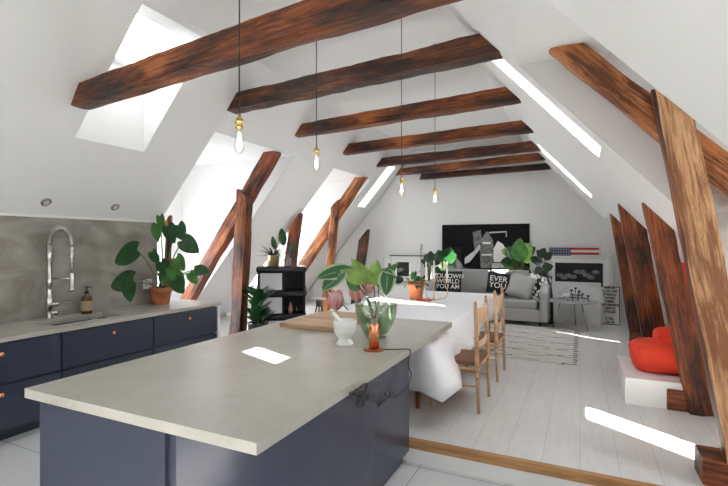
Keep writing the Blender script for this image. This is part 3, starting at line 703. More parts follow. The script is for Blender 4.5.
for i in range(5): mb.leaf((0, 0, .006), (math.cos(i*1.2)*.07, math.sin(i*1.2)*.07, .02), .05, (0, 0, 1), 'oval', .2, .1)
o = mb.build('fallen_petals', M['petalw'], loc=(-1.98, 3.72, TOP+.042), weld=False); tag(o, 'pale fallen petals lying on the chopping board', 'petals')
# copper lamp
lx, ly = -1.375, 3.07
cl = thing('copper_table_lamp', 'copper table lamp with big clear globe bulb on the island', 'lamp', (lx, ly, TOP))
MB().lathe([(0, 0), (.078, 0), (.08, .003), (.08, .007), (.077, .009), (0, .009)], n=40).build('base_disc', M['copper_dk'], cl)
MB().lathe([(0, .009), (.038, .009), (.038, .185), (.035, .19), (.03, .189), (.03, .17), (0, .17)], n=32).build('copper_tube', M['copper'], cl)
prof = [(.02, .165), (.024, .2), (.03, .225)]+[(.1*math.sin(a), .335-.1*math.cos(a)) for a in [R(x) for x in range(22, 181, 11)]]
gl = MB().lathe(prof, n=36).build('globe_bulb', M['clear'], cl)
MB().tube([(.0, 0, .19), (.006, 0, .24), (-.012, 0, .31), (.012, 0, .33), (-.01, 0, .35), (.012, 0, .37)], .0015, 5).build('filament', M['brass'], gl)
def LC(v): return Vector(v)-Vector((lx, ly, TOP))
Xc = -1.125
pts = [(lx+.07, ly+.02, TOP+.006), (lx+.15, ly+.06, TOP+.006), (-1.165, 3.16, TOP+.008), (-1.135, 3.19, TOP-.01)]+[tuple(atX(x, y, Xc)) for x, y in ((408, 365), (411, 373), (409, 383), (403, 390), (397, 396), (391, 397), (387, 396), (385, 393), (388, 391), (390, 394), (387, 398), (383, 400))]
def smooth(pts, n=6):
    pts = [Vector(p) for p in pts]; out = []
    for i in range(len(pts)-1):
        p0 = pts[max(i-1, 0)]; p1 = pts[i]; p2 = pts[i+1]; p3 = pts[min(i+2, len(pts)-1)]
        for k in range(n):
            t = k/n; out.append(.5*((2*p1)+(p2-p0)*t+(2*p0-5*p1+4*p2-p3)*t*t+(3*p1-p0-3*p2+p3)*t*t*t))
    return out+[pts[-1]]
mb = MB().tube([LC(p) for p in smooth(pts)], .0042, 6)
bundle = [atX(x, y, Xc+.005*(i % 3)) for i, (x, y) in enumerate(((377, 405), (370, 400), (364, 397), (358, 395), (352, 396), (350, 393), (357, 390), (361, 386), (367, 383), (366, 389), (361, 394), (358, 389), (355, 391), (360, 398), (366, 402), (368, 396), (362, 391), (359, 397), (357, 405), (361, 408), (364, 403), (361, 396), (366, 391), (362, 387), (356, 393)))]
mb.tube([LC(p) for p in smooth(bundle)], .0045, 6)
mb.build('cord', M['black'], cl)
a = atX(377, 405, Xc); b = atX(386, 397.5, Xc)
MB().tube([LC(a), LC(a.lerp(b, .2)), LC(a.lerp(b, .8)), LC(b)], [.008, .016, .014, .007], 10).build('inline_switch', M['black'], cl)

# ------------------------------------------------------------------ dining table with cloth
TZ = .850
TX0, TX1, TY0, TY1 = -2.85, -1.26, 3.86, 7.75
dt = thing('dining_table', 'long wooden dining table hidden under the white tablecloth', 'table', ((TX0+TX1)/2, (TY0+TY1)/2, S))
MB().box((0, 0, TZ-S-.03), (TX1-TX0-.02, TY1-TY0-.02, .03)).build('tabletop', M['chairwood'], dt)
for sx in (-1, 1):
    for sy in (-1, 1):
        x = sx*((TX1-TX0)/2-.09); y = sy*((TY1-TY0)/2-.14); MB().tube([(x, y, TZ-S-.045), (x, y, 0)], [.028, .02], 12).build('leg', M['seatbrown'], dt)
def tablecloth():
    bm = bmesh.new(); cx, cy = (TX0+TX1)/2, (TY0+TY1)/2; hx, hy = (TX1-TX0)/2, (TY1-TY0)/2
    # perimeter loop with drop
    per = []; n1, n2 = 26, 60
    def side(a, b, n): return [(a[0]+(b[0]-a[0])*i/n, a[1]+(b[1]-a[1])*i/n) for i in range(n)]
    cs = [(-hx, -hy), (hx, -hy), (hx, hy), (-hx, hy)]
    for k in range(4): per += side(cs[k], cs[(k+1) % 4], n1 if k % 2 == 0 else n2)
    N = len(per); rows = []
    drop = .43
    for lv_, f in enumerate((0, .015, .06, .2, .4, .6, .8, 1.0)):
        row = []
        for i, (x, y) in enumerate(per):
            # outward direction
            dx = dy = 0
            if abs(x) > hx-1e-6: dx = math.copysign(1, x)
            if abs(y) > hy-1e-6: dy = math.copysign(1, y)
            dcx = hx-abs(x); dcy = hy-abs(y)
            corner = max(0, 1-math.hypot(dcx, dcy)/.42)*(1 if y < 0 else .15)
            fold = .5+.5*math.sin(i*.95+math.sin(i*.37)*1.5)
            fl = (.015+.035*fold*f + .05*corner**1.3*f**.8*(1 if x > 0 else .4) + (.03*f+.15*math.sin(f*1.5708)*max(0, min(1, (2.1-(y+hy))/.5)))*(1 if dx > 0 else 0))*(f > 0)
            if dx == 0 and dy == 0: fl = 0
            gx_ = x+dx*fl + (-.10*corner*f if dy and not dx and x > 0 else 0); gy_ = y+dy*fl
            if dx and not dy and corner > 0 : gx_ += .10*corner*f*math.copysign(1, x)
            if dy and not dx and corner > 0 and x > 0: gx_ += .16*corner*f
            dr = drop*(.66 if dx > 0 and not dy else 1)*(1+.5*corner*(1 if dx > 0 and not dy else 0)+.06*corner)
            z = TZ+.004-(dr*f+ (.008 if f == 0.015 else 0)) + f*.012*math.sin(i*.5)
            row.append(bm.verts.new((cx+gx_, cy+gy_, z)))
        rows.append(row)
    for A, B in zip(rows, rows[1:]):
        for i in range(N):
            fc = bm.faces.new((A[i], A[(i+1) % N], B[(i+1) % N], B[i])); fc.smooth = True
    f = bm.faces.new(rows[0])
    bmesh.ops.recalc_face_normals(bm, faces=bm.faces)
    me = bpy.data.meshes.new('tablecloth'); bm.to_mesh(me); bm.free(); me.materials.append(M['cloth'])
    o = bpy.data.objects.new('tablecloth', me); C.objects.link(o)
    s = o.modifiers.new('s', 'SOLIDIFY'); s.thickness = .002; s.offset = 1
    return tag(o, 'long white linen tablecloth hanging over the dining table beyond the island', 'tablecloth')
tablecloth()
# chairs on the right side
def make_chair():
    t = thing('dining_chair', 'light beech dining chair at the table, nearest the camera', 'chair', (0, 0, S), 0, 'beech dining chairs')
    # seat faces -X; back posts at x=+.0 , y=+-.26
    for sy in (-1, 1):
        MB().tube([(0, sy*.255, 0), (-.012, sy*.255, .43), (-.02, sy*.255, .75), (-.03, sy*.255, .985), (-.03, sy*.255, 1.0)], [.014, .020, .020, .015, .009], 12).build('leg', M['chairwood'], t)
        MB().tube([(-.44, sy*.24, 0), (-.44, sy*.24, .43), (-.44, sy*.24, .455)], [.014, .02, .016], 12).build('leg', M['chairwood'], t)
    mb = MB()
    for sy in (-1, 1): mb.tube([(-.01, sy*.25, .39), (-.44, sy*.24, .39)], .013, 10)
    mb.tube([(-.01, -.25, .40), (-.01, .25, .40)], .013, 10).tube([(-.44, -.24, .40), (-.44, .24, .40)], .013, 10).build('seat_rail', M['chairwood'], t)
    mb = MB()
    for sy in (-1, 1): mb.tube([(-.01, sy*.25, .24), (-.44, sy*.24, .20)], .009, 8)
    mb.tube([(-.44, -.24, .26), (-.44, .24, .26)], .009, 8).build('stretcher', M['chairwood'], t)
    MB().box((-.225, 0, .432), (.43, .47, .035), bev=.012).build('seat', M['seatbrown'], t)
    for nm, zc, hh, bulge in (('backrest', .855, .15, .035), ('lower_slat', .60, .055, .03)):
        mb = MB(); vs = []; n = 10
        for i in range(n+1):
            y = -.25+.5*i/n; x = -.022+bulge*math.cos(math.pi*(i/n-.5))*1.0-.008
            vs.append([mb.bm.verts.new((x+dx, y, z)) for dx, z in ((-.007, zc-hh/2), (.007, zc-hh/2), (.007, zc+hh/2), (-.007, zc+hh/2))])
        for A, B in zip(vs, vs[1:]):
            for k in range(4): mb.bm.faces.new((A[k], A[(k+1) % 4], B[(k+1) % 4], B[k]))
        mb.bm.faces.new(vs[0][::-1]); mb.bm.faces.new(vs[-1])
        mb.build(nm, M['chairpale'], t, bevel=.003)
    return t
c1 = make_chair(); c1.location = (-.815, 4.35, S)
c2 = copy_tree(c1); c2.location = (-.815, 5.38, S); c2['label'] = 'light beech dining chair at the table, the farther one beside the rug'

# on the table: candle holder, candles, terracotta plant
def pot_plant(name, lb, loc, prof, potm, rz=0, group=None, cat='plant'):
    t = thing(name, lb, cat, loc, rz, group)
    MB().lathe(prof, n=28).build('pot', potm, t)
    rr = prof[-3][0]; MB().lathe([(0, prof[-2][1]-.03), (rr*.9, prof[-2][1]-.03)], n=20).build('soil', M['soil'], t)
    return t
pz = TZ+.006
p = atZ(416, 299, pz); tp = pot_plant('potted_plant', 'small leafy plant in a terracotta pot on the white tablecloth', p, [(0, 0), (.085, 0), (.09, .01), (.118, .19), (.13, .19), (.134, .245), (.122, .245), (.11, .19), (.08, .03), (0, .02)], M['terracotta'])
mb = MB()
for i in range(46):
    a = random.uniform(0, 6.28); rr = random.uniform(.02, .22); z = .25+random.uniform(.0, .2)*(1-rr*2)
    b = Vector((math.cos(a)*rr*.4, math.sin(a)*rr*.4, .25)); tip = Vector((math.cos(a)*rr, math.sin(a)*rr, z+.02-(rr > .16)*.12))
    mb.leaf(b.lerp(tip, .4), tip, .055, (math.cos(a)*.3, -.4, 1), 'oval', .2, .3, mi=i % 2)
mb.build('foliage', [M['leaf2'], M['leaf']], tp, weld=False)
p = atZ(432, 300, pz); ch = thing('candle_holder', 'looped brass candle holder with four cups on the tablecloth', 'candle holder', p)
mb = MB()
cups = []
sc_ = p.y/ray(432, 300).y/455   # metres per pixel there
for px, top, bot in ((410, 262, 282), (426, 262, 281), (434, 261, 281), (447, 262, 281)):
    q = atY(px, bot, p.y)-p; cups.append((q, (bot-top)*sc_))
for i, (q, hh) in enumerate(cups):
    mb.tube(smooth([(0, 0, .01), (q.x*.5, 0, .0+.02), (q.x, 0, .07), (q.x*1.02, 0, q.z-.03), (q.x, 0, q.z)]), .006, 6); mb.lathe([(0, -.01), (.02, -.01), (.024, .02), (.02, .02), (.018, 0), (0, 0)], (q.x, 0, q.z), 12)
mb.lathe([(0, 0), (.06, 0), (.058, .012), (0, .014)], n=20).build('frame', M['brass'], ch)
for i, (q, hh) in enumerate(cups):
    o = MB().lathe([(0, 0), (.014, 0), (.012, hh), (.004, hh+.006), (0, hh+.006)], n=12).build('candle', M['white'], loc=p+Vector((q.x, 0, q.z+.001)))
    tag(o, 'white candle, %s in the brass holder' % ('first from the left', 'second from the left', 'third from the left', 'rightmost')[i], 'candle', 'white candles')
q = atZ(424, 301, pz); o = MB().box((0, 0, .012), (.22, .05, .02), rot=None).build('red_booklet', M['flagred'], loc=q); tag(o, 'small flat red object lying before the candle holder', 'booklet')

# ------------------------------------------------------------------ monstera at the end of the worktop
mx, my = -4.93, 4.22
mt = pot_plant('monstera_plant', 'monstera with split leaves in a terracotta pot on the worktop end', (mx, my, TOP), [(0, 0), (.10, 0), (.105, .012), (.125, .15), (.138, .15), (.142, .215), (.13, .215), (.118, .15), (.09, .03), (0, .02)], M['terracotta'])
o3 = Vector((mx, my, TOP))
lv = MB(); st = MB(); lv2 = MB()
def mleaf(b, x0, y0, x1, y1, w, Y=4.15, nrm=(.3, -1, .3), mi=0, shape='heart'):
    A = atY(x0, y0, Y)-o3; B = atY(x1, y1, Y-.04)-o3; b.leaf(A, B, w, nrm, shape, .12, .08, mi=mi)
    n = A.length; r0 = Vector((random.uniform(-.03, .03), random.uniform(-.03, .03), .19)); mid = r0.lerp(A, .55)+Vector((0, 0, .05*n)); st.tube(smooth([r0, mid, A], 5), .007, 6)
mleaf(lv, 137, 250, 112, 262, .26, 3.5)
mleaf(lv, 133, 279, 108, 286, .24, 3.5)
mleaf(lv, 129, 284, 130, 302, .17, 3.5)
mleaf(lv, 152, 252, 158, 263, .13, 4.1)
mleaf(lv2, 157, 224, 157, 242, .16, 4.2)
mleaf(lv2, 160, 216, 163, 232, .12, 4.25)
mleaf(lv, 168, 226, 174, 243, .19, 4.2)
mleaf(lv, 178, 225, 183, 240, .19, 4.2)
mleaf(lv, 183, 240, 198, 252, .22, 4.15)
mleaf(lv2, 176, 258, 184, 270, .18, 4.15)
mleaf(lv, 161, 262, 166, 276, .16, 4.1)
mleaf(lv2, 170, 268, 177, 280, .16, 4.1)
mleaf(lv2, 176, 274, 184, 285, .15, 4.1)
mleaf(lv, 175, 280, 183, 293, .18, 4.05)
mleaf(lv2, 163, 270, 168, 286, .14, 4.1)
mleaf(lv, 194, 270, 209, 272, .17, 4.15, (.2, -1, .8))
mleaf(lv2, 190, 273, 197, 284, .13, 4.1)
for b_, nm, m_ in ((lv, 'dark_leaves', 'leaf'), (lv2, 'light_leaves', 'leaf2')): b_.build(nm, M[m_], mt, weld=False)
st.build('stems', M['stem'], mt)

# ------------------------------------------------------------------ black storage cabinet with plants
Yc = 6.2
pl_ = atY(251, 266, Yc-.2); pr_ = atY(299, 266, Yc-.2); cw = .80; ctop = pl_.z
kb = thing('storage_cabinet', 'black rounded storage cabinet with white doors by the left slope', 'cabinet', ((pl_.x+pr_.x)/2, Yc, S))
H = ctop-S
mb = MB()
tier = [0.0, H*.33, H*.66, H]
for z in tier: mb.box((0, 0, z-.045 if z else .045), (cw, .44, .09), bev=.03)
mb.build('ring_shelf', M['blackgloss'], kb)
MB().box((0, .19, H/2), (cw-.06, .02, H-.05)).box((-cw/2+.03, 0, H/2), (.02, .38, H-.05)).box((cw/2-.03, 0, H/2), (.02, .38, H-.05)).box((.03, 0, H/2), (.02, .38, H-.05)).build('body', M['inner'], kb)
for i in range(3):
    z0 = tier[i]+(0 if i else .09); z1 = tier[i+1]-.09
    MB().box((-cw*.205, -.20, (z0+z1)/2), (cw*.43, .02, z1-z0-.03), bev=.004).build('door', M['greydoor'], kb)
c0 = Vector(kb.location)
q = c0+Vector((.16, .02, H*.33+.003)); o = MB().lathe([(0, 0), (.035, 0), (.04, .05), (.025, .12), (.012, .14), (.012, .17), (0, .17)], n=16).build('pink_vase', M['pinkobj'], loc=q); tag(o, 'small dull pink vase on the open shelf of the black cabinet', 'vase')
q = c0+Vector((.26, .05, H*.33+.003)); o = MB().lathe([(0, 0), (.035, 0), (.038, .1), (.034, .1), (.03, .01), (0, .01)], n=16).build('drinking_glass', M['clear'], loc=q); tag(o, 'clear drinking glass on the open shelf of the black cabinet', 'glass')
o = MB().tube(smooth([(0, 0, 0), (.05, 0, .03), (.04, 0, .09), (-.01, 0, .08), (0, 0, .0), (.03, 0, -.05)]), .006, 6).build('cable', M['black'], loc=atY(304, 293, Yc-.1)); tag(o, 'small looped black cable beside the black cabinet', 'cable')
# gold pot with spiky plant
kb.rotation_euler[2] = R(35)
q = Vector((atY(273, 264, Yc-.05).x, Yc-.05, c0.z+H)); g = pot_plant('spiky_plant', 'spiky leaved plant in a gold pot on the black cabinet', q, [(0, 0), (.085, 0), (.09, .01), (.105, .17), (.11, .18), (.1, .18), (.095, .16), (.08, .02), (0, .015)], M['gold'])
mb = MB()
for i in range(30):
    a = random.uniform(0, 6.28); L = random.uniform(.2, .34); el = random.uniform(.15, 1.2)
    mb.leaf((math.cos(a)*.02, math.sin(a)*.02, .16), (math.cos(a)*L*math.cos(el), math.sin(a)*L*math.cos(el), .16+L*math.sin(el)*.9), .035, (0, 0, 1), 'strap', .3, .25)
mb.build('foliage', M['leafblack'], g, weld=False)
q = Vector((atY(288, 264, Yc).x, Yc-.02, c0.z+H)); g = thing('glass_vase', 'clear glass vase on the black cabinet beside the gold pot', 'vase', q)
MB().lathe([(0, 0), (.05, 0), (.055, .01), (.055, .12), (.035, .15), (.035, .2), (.038, .2)], n=20).build('glass', M['clear'], g)
g = thing('rubber_leaf_cutting', 'cutting with two upright oval leaves in the glass vase', 'plant', q+Vector((0, 0, .02)))
o3 = q+Vector((0, 0, .02)); mb = MB()
for x0, y0, x1, y1, w in ((284, 246, 281, 228, .15), (276, 250, 272, 236, .1), (289, 252, 293, 242, .07)):
    mb.leaf(atY(x0, y0, Yc-.02)-o3, atY(x1, y1, Yc-.04)-o3, w, (.2, -1, .2), 'oval', .15, .05)
mb.build('leaves', M['leaf'], g, weld=False)
MB().tube([(0, 0, 0), atY(284, 246, Yc-.02)-o3], .006, 6).tube([(0, 0, 0), atY(276, 250, Yc-.02)-o3], .005, 6).tube([(0, 0, 0), atY(289, 252, Yc-.02)-o3], .004, 6).build('stem', M['stem'], g)
# rubber plant on the floor in front
q = atY(258, 325, 5.55); q.z = S
g = pot_plant('rubber_plant', 'dense dark green rubber plant on the floor before the black cabinet', q, [(0, 0), (.13, 0), (.15, .3), (.16, .32), (.14, .32), (.12, .03), (0, .02)], M['blackgloss'])
mb = MB()
for i in range(42):
    a = random.uniform(0, 6.28); z = random.uniform(.3, .72); rr = .10+.16*random.random()*(1-(z-.3)*.8)
    b = Vector((math.cos(a)*.05, math.sin(a)*.05, z)); mb.leaf(b, b+Vector((math.cos(a)*rr, math.sin(a)*rr, .17)), .14, (-math.cos(a)*.5, -math.sin(a)*.5, .8), 'oval', .15, .1)
mb.build('foliage', M['leaf'], g, weld=False); MB().tube([(0, 0, .28), (0, 0, .85)], .02, 8).build('stem', M['stem'], g)
# stool with round top left of the table end
q = atY(319, 298, 6.6); g = thing('side_stool', 'small stool with thin pale top between the black cabinet and table', 'stool', (q.x, 6.6, S))
zz = q.z-S
MB().lathe([(0, zz-.02), (.12, zz-.02), (.125, zz-.01), (.12, zz), (0, zz)], n=28).build('seat', M['silver'], g)
MB().lathe([(0, zz-.14), (.05, zz-.14), (.05, zz-.02), (0, zz-.02)], n=16).build('drum', M['photo_br'], g)
for k in range(3): a = k*2.09; MB().tube([(math.cos(a)*.04, math.sin(a)*.04, zz-.13), (math.cos(a)*.16, math.sin(a)*.16, 0)], .012, 8).build('leg', M['black'], g)

# ------------------------------------------------------------------ sofa group
sx0, sx1, sy0, sy1 = -2.72, -.58, 8.72, 9.62
so = thing('sofa', 'light grey two-seat sofa along the far wall', 'sofa', ((sx0+sx1)/2, (sy0+sy1)/2, S))
w = sx1-sx0; dpt = sy1-sy0
MB().box((0, .0, .20), (w-.06, dpt-.06, .22), bev=.02).build('base', M['sofa'], so)
for s_ in (-1, 1):
    MB().box((s_*(w/4-.055), -.07, .385), (w/2-.14, dpt-.26, .17), bev=.045).build('seat_cushion', M['sofa'], so, smooth=True)
    MB().box((s_*(w/4-.055), .27, .72), (w/2-.13, .22, .52), rot=Matrix.Rotation(R(-8), 3, 'X'), bev=.05).build('back_cushion', M['sofa'], so, smooth=True)
    a = MB(); a.prism([(s_*(w/2)-.075, -dpt/2, .09), (s_*(w/2)-.075, -dpt/2-.01, .62), (s_*(w/2)-.075, -dpt/2+.10, .72), (s_*(w/2)-.075, dpt/2-.15, .86), (s_*(w/2)-.075, dpt/2, .88), (s_*(w/2)-.075, dpt/2, .09)], (.15, 0, 0)); a.build('armrest', M['sofa'], so, bevel=.035)
MB().box((0, .40, .50), (w-.1, .12, .82), bev=.03).build('backrest', M['sofa'], so)
for a_ in (-1, 1):
    for b_ in (-1, 1): MB().tube([(a_*(w/2-.08), b_*(dpt/2-.08), .1), (a_*(w/2-.07), b_*(dpt/2-.07), 0)], [.02, .014], 8).build('leg', M['black'], so)
def pillow_mesh(w, h, t):
    mb = MB(); n = 10; g = {}
    for sd in (-1, 1):
        for i in range(n+1):
            for j in range(n+1):
                u = i/n*2-1; v = j/n*2-1; edge = (1-u**4)*(1-v**4); k = (sd if edge > 0 else 0)
                key = (i, j, k)
                if key not in g:
                    pin = 1-.06*(1-abs(u))*abs(v)**3*0-.05*(1-v*v)*abs(u)**4
                    pin2 = 1-.05*(1-u*u)*abs(v)**4
                    g[key] = mb.bm.verts.new((u*w/2*pin, sd*t/2*edge**.55 if edge > 0 else 0, v*h/2*pin2))
        for i in range(n):
            for j in range(n):
                ks = []
                for a, b in ((i, j), (i+1, j), (i+1, j+1), (i, j+1)):
                    u = a/n*2-1; v = b/n*2-1; e_ = (1-u**4)*(1-v**4); ks.append(g[(a, b, sd if e_ > 0 else 0)])
                try: f = mb.bm.faces.new(ks); f.smooth = True
                except ValueError: pass
    return mb
def cushion(lb, px, py, Y, w, h, m, roll, words=None, tsz=.12, lean=-14, yaw=0, zoff=0):
    p = atY(px, py, Y); t = thing('cushion', lb, 'cushion', (p.x, Y, p.z), 0, 'cushions on the sofa'); t.rotation_euler = (R(lean), R(roll), R(yaw))
    pillow_mesh(w, h, .15).build('cover', m, t)
    if words:
        text_obj('lettering', words, tsz, M['photo_wt'], t, Matrix.Translation((0, -.083, 0)) @ Matrix.Rotation(R(90), 4, 'X'), extrude=.004, space=.85, bold=.001)
cushion('black cushion with white lettering YOU, in the middle of the sofa', 498, 283, 9.12, .42, .42, M['blackfab'], 8, 'EVER\nYOU', .15, yaw=8)
cushion('plain grey cushion leaning on the right half of the sofa', 521, 286, 9.0, .46, .46, M['greyfab'], 18, lean=-20)
cushion('black and white patterned cushion against the right armrest', 535, 287, 9.13, .46, .50, M['spots'], 22, lean=-10, yaw=-20)
cushion('wide black cushion with white lettering WORLD at the left end of the sofa', 449, 282, 9.05, .52, .46, M['blackfab'], 0, 'YOU OWN\nWORLD\nYOU AM', .125, yaw=0)

# astronaut picture on the far wall
YW = YB-.012
def W3(px, py, Y=YW): return atY(px, py, Y)
a = W3(442.3, 225); b = W3(529.7, 222.8); bt = W3(486, 280)
ast = thing('astronaut_picture', 'large black picture of an astronaut on the wall above the sofa', 'picture', ((a.x+b.x)/2, YW, bt.z))
o3 = Vector(ast.location); ph = a.z-bt.z
MB().box((0, -.01, ph/2), (b.x-a.x, .03, ph), bev=.003).build('canvas', M['photo_bl'], ast)
def flat(pxs, m, name, parent, y, depth=-.004):
    mb = MB(); mb.prism([Vector((atY(x, yy, YW).x, y, atY(x, yy, YW).z))-Vector(parent.location) for x, yy in pxs], (0, depth, 0)); return mb.build(name, m, parent)
yy_ = YW-.027
flat([(481, 268), (480, 252), (481, 240), (484, 235), (487, 231), (490, 235), (493, 240), (494, 252), (492, 268)], M['photo_md'], 'astronaut_figure', ast, yy_-.002)
flat([(465, 258), (474, 251), (480, 244), (481, 248), (470, 262), (465, 264)], M['photo_lt'], 'light_patch', ast, yy_)
flat([(473, 232), (481, 230), (482, 240), (475, 251), (474, 244)], M['photo_md'], 'grey_patch', ast, yy_)
flat([(493, 250), (498, 241), (503, 244), (508, 252), (515, 256), (511, 262), (494, 262)], M['photo_wt'], 'bright_patch', ast, yy_)
flat([(489, 232), (507, 231), (507, 237), (506, 237), (506, 232.4), (489, 233.4)], M['photo_lt'], 'panel_line', ast, yy_)
flat([(490, 263), (513, 263), (513, 268), (490, 268)], M['photo_lt'], 'ground_stripe', ast, yy_)
flat([(483, 242), (491, 242), (491, 244), (483, 244)], M['photo_wt'], 'suit_stripe', ast, yy_-.007)
flat([(482, 254), (492, 254), (492, 255.5), (482, 255.5)], M['photo_wt'], 'suit_stripe', ast, yy_-.007)
flat([(454, 247), (461, 247), (462, 268), (457, 268)], M['photo_dk'], 'grey_patch', ast, yy_)

# frames: generic builder, standing on the floor or hung
def frame(name, lb, x0, x1, yt, yb, Y, fm, inner, border=.03, lean=0, group=None, depth=.025, cat='picture'):
    A = atY(x0, yt, Y); B = atY(x1, yt, Y); zb_ = atY((x0+x1)/2, yb, Y).z if yb else S
    w = B.x-A.x; h = A.z-zb_; t = thing(name, lb, cat, ((A.x+B.x)/2, Y, zb_), 0, group); t.rotation_euler[0] = -R(lean)
    mb = MB(); b = border
    for c, d in (((-w/2+b/2, 0, h/2), (b, depth, h)), ((w/2-b/2, 0, h/2), (b, depth, h)), ((0, 0, b/2), (w, depth, b)), ((0, 0, h-b/2), (w, depth, b))): mb.box(c, d)
    mb.build('frame', fm, t)
    MB().box((0, .006, h/2), (w-2*b+.004, .006, h-2*b+.004)).build('print', inner, t)
    return t, w, h
fl, w, h = frame('flag_picture', 'framed stars and stripes flag print, rearmost of the leaning pictures', 547.5, 601, 245.5, None, 10.0, M['silver'], M['photo_wt'], .02, 1)
mb = MB(); fw, fh = w-.06, .62; z1 = h-.04
for k in range(7): mb.box((0, -.002, z1-fh/13*(2*k+.5)), (fw, .006, fh/13))
mb.build('red_stripes', M['flagred'], fl)
MB().box((-fw*.28, -.004, z1-fh*.27), (fw*.44, .008, fh*.54)).build('blue_canton', M['flagblue'], fl)
mb = MB()
for i in range(8):
    for j in range(6): mb.box((-fw*.28+(i-3.5)*fw*.053, -.0085, z1-fh*.27+(j-2.5)*fh*.085), (.018, .003, .018), rot=Matrix.Rotation(R(45), 3, 'Y'))
tag(mb.build('stars', M['photo_wt'], fl), kind='stuff')
t, w, h = frame('landscape_photograph', 'black and white landscape photo in a wide silver-white frame', 548, 613, 255.5, None, 9.86, M['silver'], M['photo_wt'], .07, 1)
MB().box((-.02, -.004, h-.36), (w-.30, .006, .44)).build('photograph', M['photo_dk'], t)
mb = MB()
for i in range(9): mb.sphere((-.36+i*.08, -.006, h-.38+random.uniform(-.07, .07)), .09, (1, .02, .6), sub=2)
mb.build('foliage_print', M['photo_md'], t)
t, w, h = frame('white_poster', 'large plain white board leaning in front of the other pictures', 545, 601, 281, None, 9.45, M['white'], M['white'], .015, 1)
t, w, h = frame('text_poster', 'narrow white poster with lines of black text, right of the white board', 590, 620, 286, None, 9.62, M['photo_dk'], M['photo_wt'], .012, 1)
text_obj('lettering', 'HER JA\nS OG NEI\nSTRENG\nTANKE\nTIMER,\nDROEMMER\nHJERTE\nVINGER\n\nE VEL\nLES, EI', .058, M['photo_bl'], t, Matrix.Translation((w*.16, -.016, h*.52)) @ Matrix.Rotation(R(90), 4, 'X'), extrude=.001, space=1.1, bold=.002)
# left pictures
t, w, h = frame('small_dark_picture', 'pale framed picture with a dark brown print on the far wall, left', 383, 400, 257, 292, YB-.05, M['silver'], M['photo_wt'], .03)
MB().box((.04, -.006, h*.62), (w*.55, .006, h*.4)).build('dark_print', M['photo_br'], t)
t, w, h = frame('black_white_picture', 'framed black and white photo with a black top edge, left of the sofa', 391, 423, 255, 292, YB-.12, M['silver'], M['photo_wt'], .025)
MB().box((0, -.004, h-.012), (w+.06, .04, .024)).build('top_edge', M['black'], t)
MB().box((-.09, -.008, h*.62), (w*.38, .006, h*.38)).build('photograph', M['photo_dk'], t)
mb = MB()
for i in range(6): mb.sphere((-.09+random.uniform(-.1, .1), -.012, h*.62+random.uniform(-.1, .1)), .045, (1, .05, .7), sub=1)
mb.build('grey_detail', M['photo_md'], t)
# round dark green planter/stool behind table
p = atY(398, 277, 8.6); g = MB().sphere((0, 0, 0), .14, (1, .8, .72)).build('dark_green_vase', M['leafblack'], loc=p, subsurf=1)
sb = thing('low_sideboard', 'low white sideboard against the far wall behind the dining table', 'sideboard', (-3.55, 9.75, S))
bz = atY(398, 285, 9.5).z-S
MB().box((0, 0, bz/2+.04), (1.25, .5, bz-.08), bev=.01).build('body', M['white'], sb)
for k in (-1, 1): MB().box((k*.3, -.255, bz/2+.04), (.58, .015, bz-.14)).build('door', M['white'], sb)
for k in (-1, 1): MB().tube([(k*.5, 0, .08), (k*.5, 0, 0)], .025, 8).build('leg', M['black'], sb)
tag(g, 'rounded dark green vase on the white sideboard', 'vase')
g.location = Vector((atY(398, 278, 9.62).x, 9.62, S+bz+.105))
# thin black reading lamp
p = atY(421, 244, 9.5); g = thing('reading_lamp', 'thin black standing reading lamp left of the sofa', 'lamp', (p.x, 9.5, S))
hh = p.z-S
MB().lathe([(0, 0), (.11, 0), (.11, .012), (0, .015)], n=24).build('base', M['black'], g)
MB().tube([(0, 0, .01), (0, 0, hh)], .008, 8).build('pole', M['black'], g)
MB().tube([(0, 0, hh*.62), (-.17, -.05, hh*.52), (-.22, -.05, hh*.38)], .007, 6).build('arm', M['black'], g)
MB().tube([(0, 0, hh-.12), (0.02, -.01, hh-.02), (.01, -.01, hh+.01)], [.035, .025, .006], 12).build('lamp_head', M['greydot'], g)

# plants around the sofa
def bigplant(name, lb, px, Y, leaves, potm, mats, w=.2, pr=.14, shape='oval'):
    p = atY(px, 300, Y); t = pot_plant(name, lb, (p.x, Y, S), [(0, 0), (pr*.85, 0), (pr, .3), (pr*1.05, .32), (pr*.92, .32), (pr*.8, .04), (0, .03)], potm)
    o3 = Vector((p.x, Y, S)); mb = MB(); st = MB()
    for i, (x0, y0, x1, y1) in enumerate(leaves):
        yy = Y+random.uniform(-.12, .12); A = atY(x0, y0, yy)-o3; B = atY(x1, y1, yy-.05)-o3
        mb.leaf(A, B, (B-A).length*random.uniform(.75, .95), (random.uniform(-.4, .4), -1, .4), shape, .15, .1, mi=i % len(mats)); st.tube(smooth([(0, 0, .28), (A.x*.5, 0, A.z*.6), A], 4), .008, 5)
    mb.build('foliage', [M[m] for m in mats], t, weld=False); st.build('stem', M['stem'], t)
bigplant('fiddle_leaf_fig', 'bright fiddle-leaf fig behind the sofa in front of the picture', 519, 9.86,
         [(522, 262, 517, 240), (518, 258, 507, 247), (521, 258, 530, 243), (519, 250, 520, 238), (524, 256, 535, 247), (515, 254, 501, 250), (517, 262, 507, 268), (521, 266, 529, 272), (520, 268, 519, 276), (514, 266, 503, 276), (512, 262, 500, 262), (524, 262, 533, 256)], M['blackgloss'], ['leaf2', 'leaf', 'leaf3'])
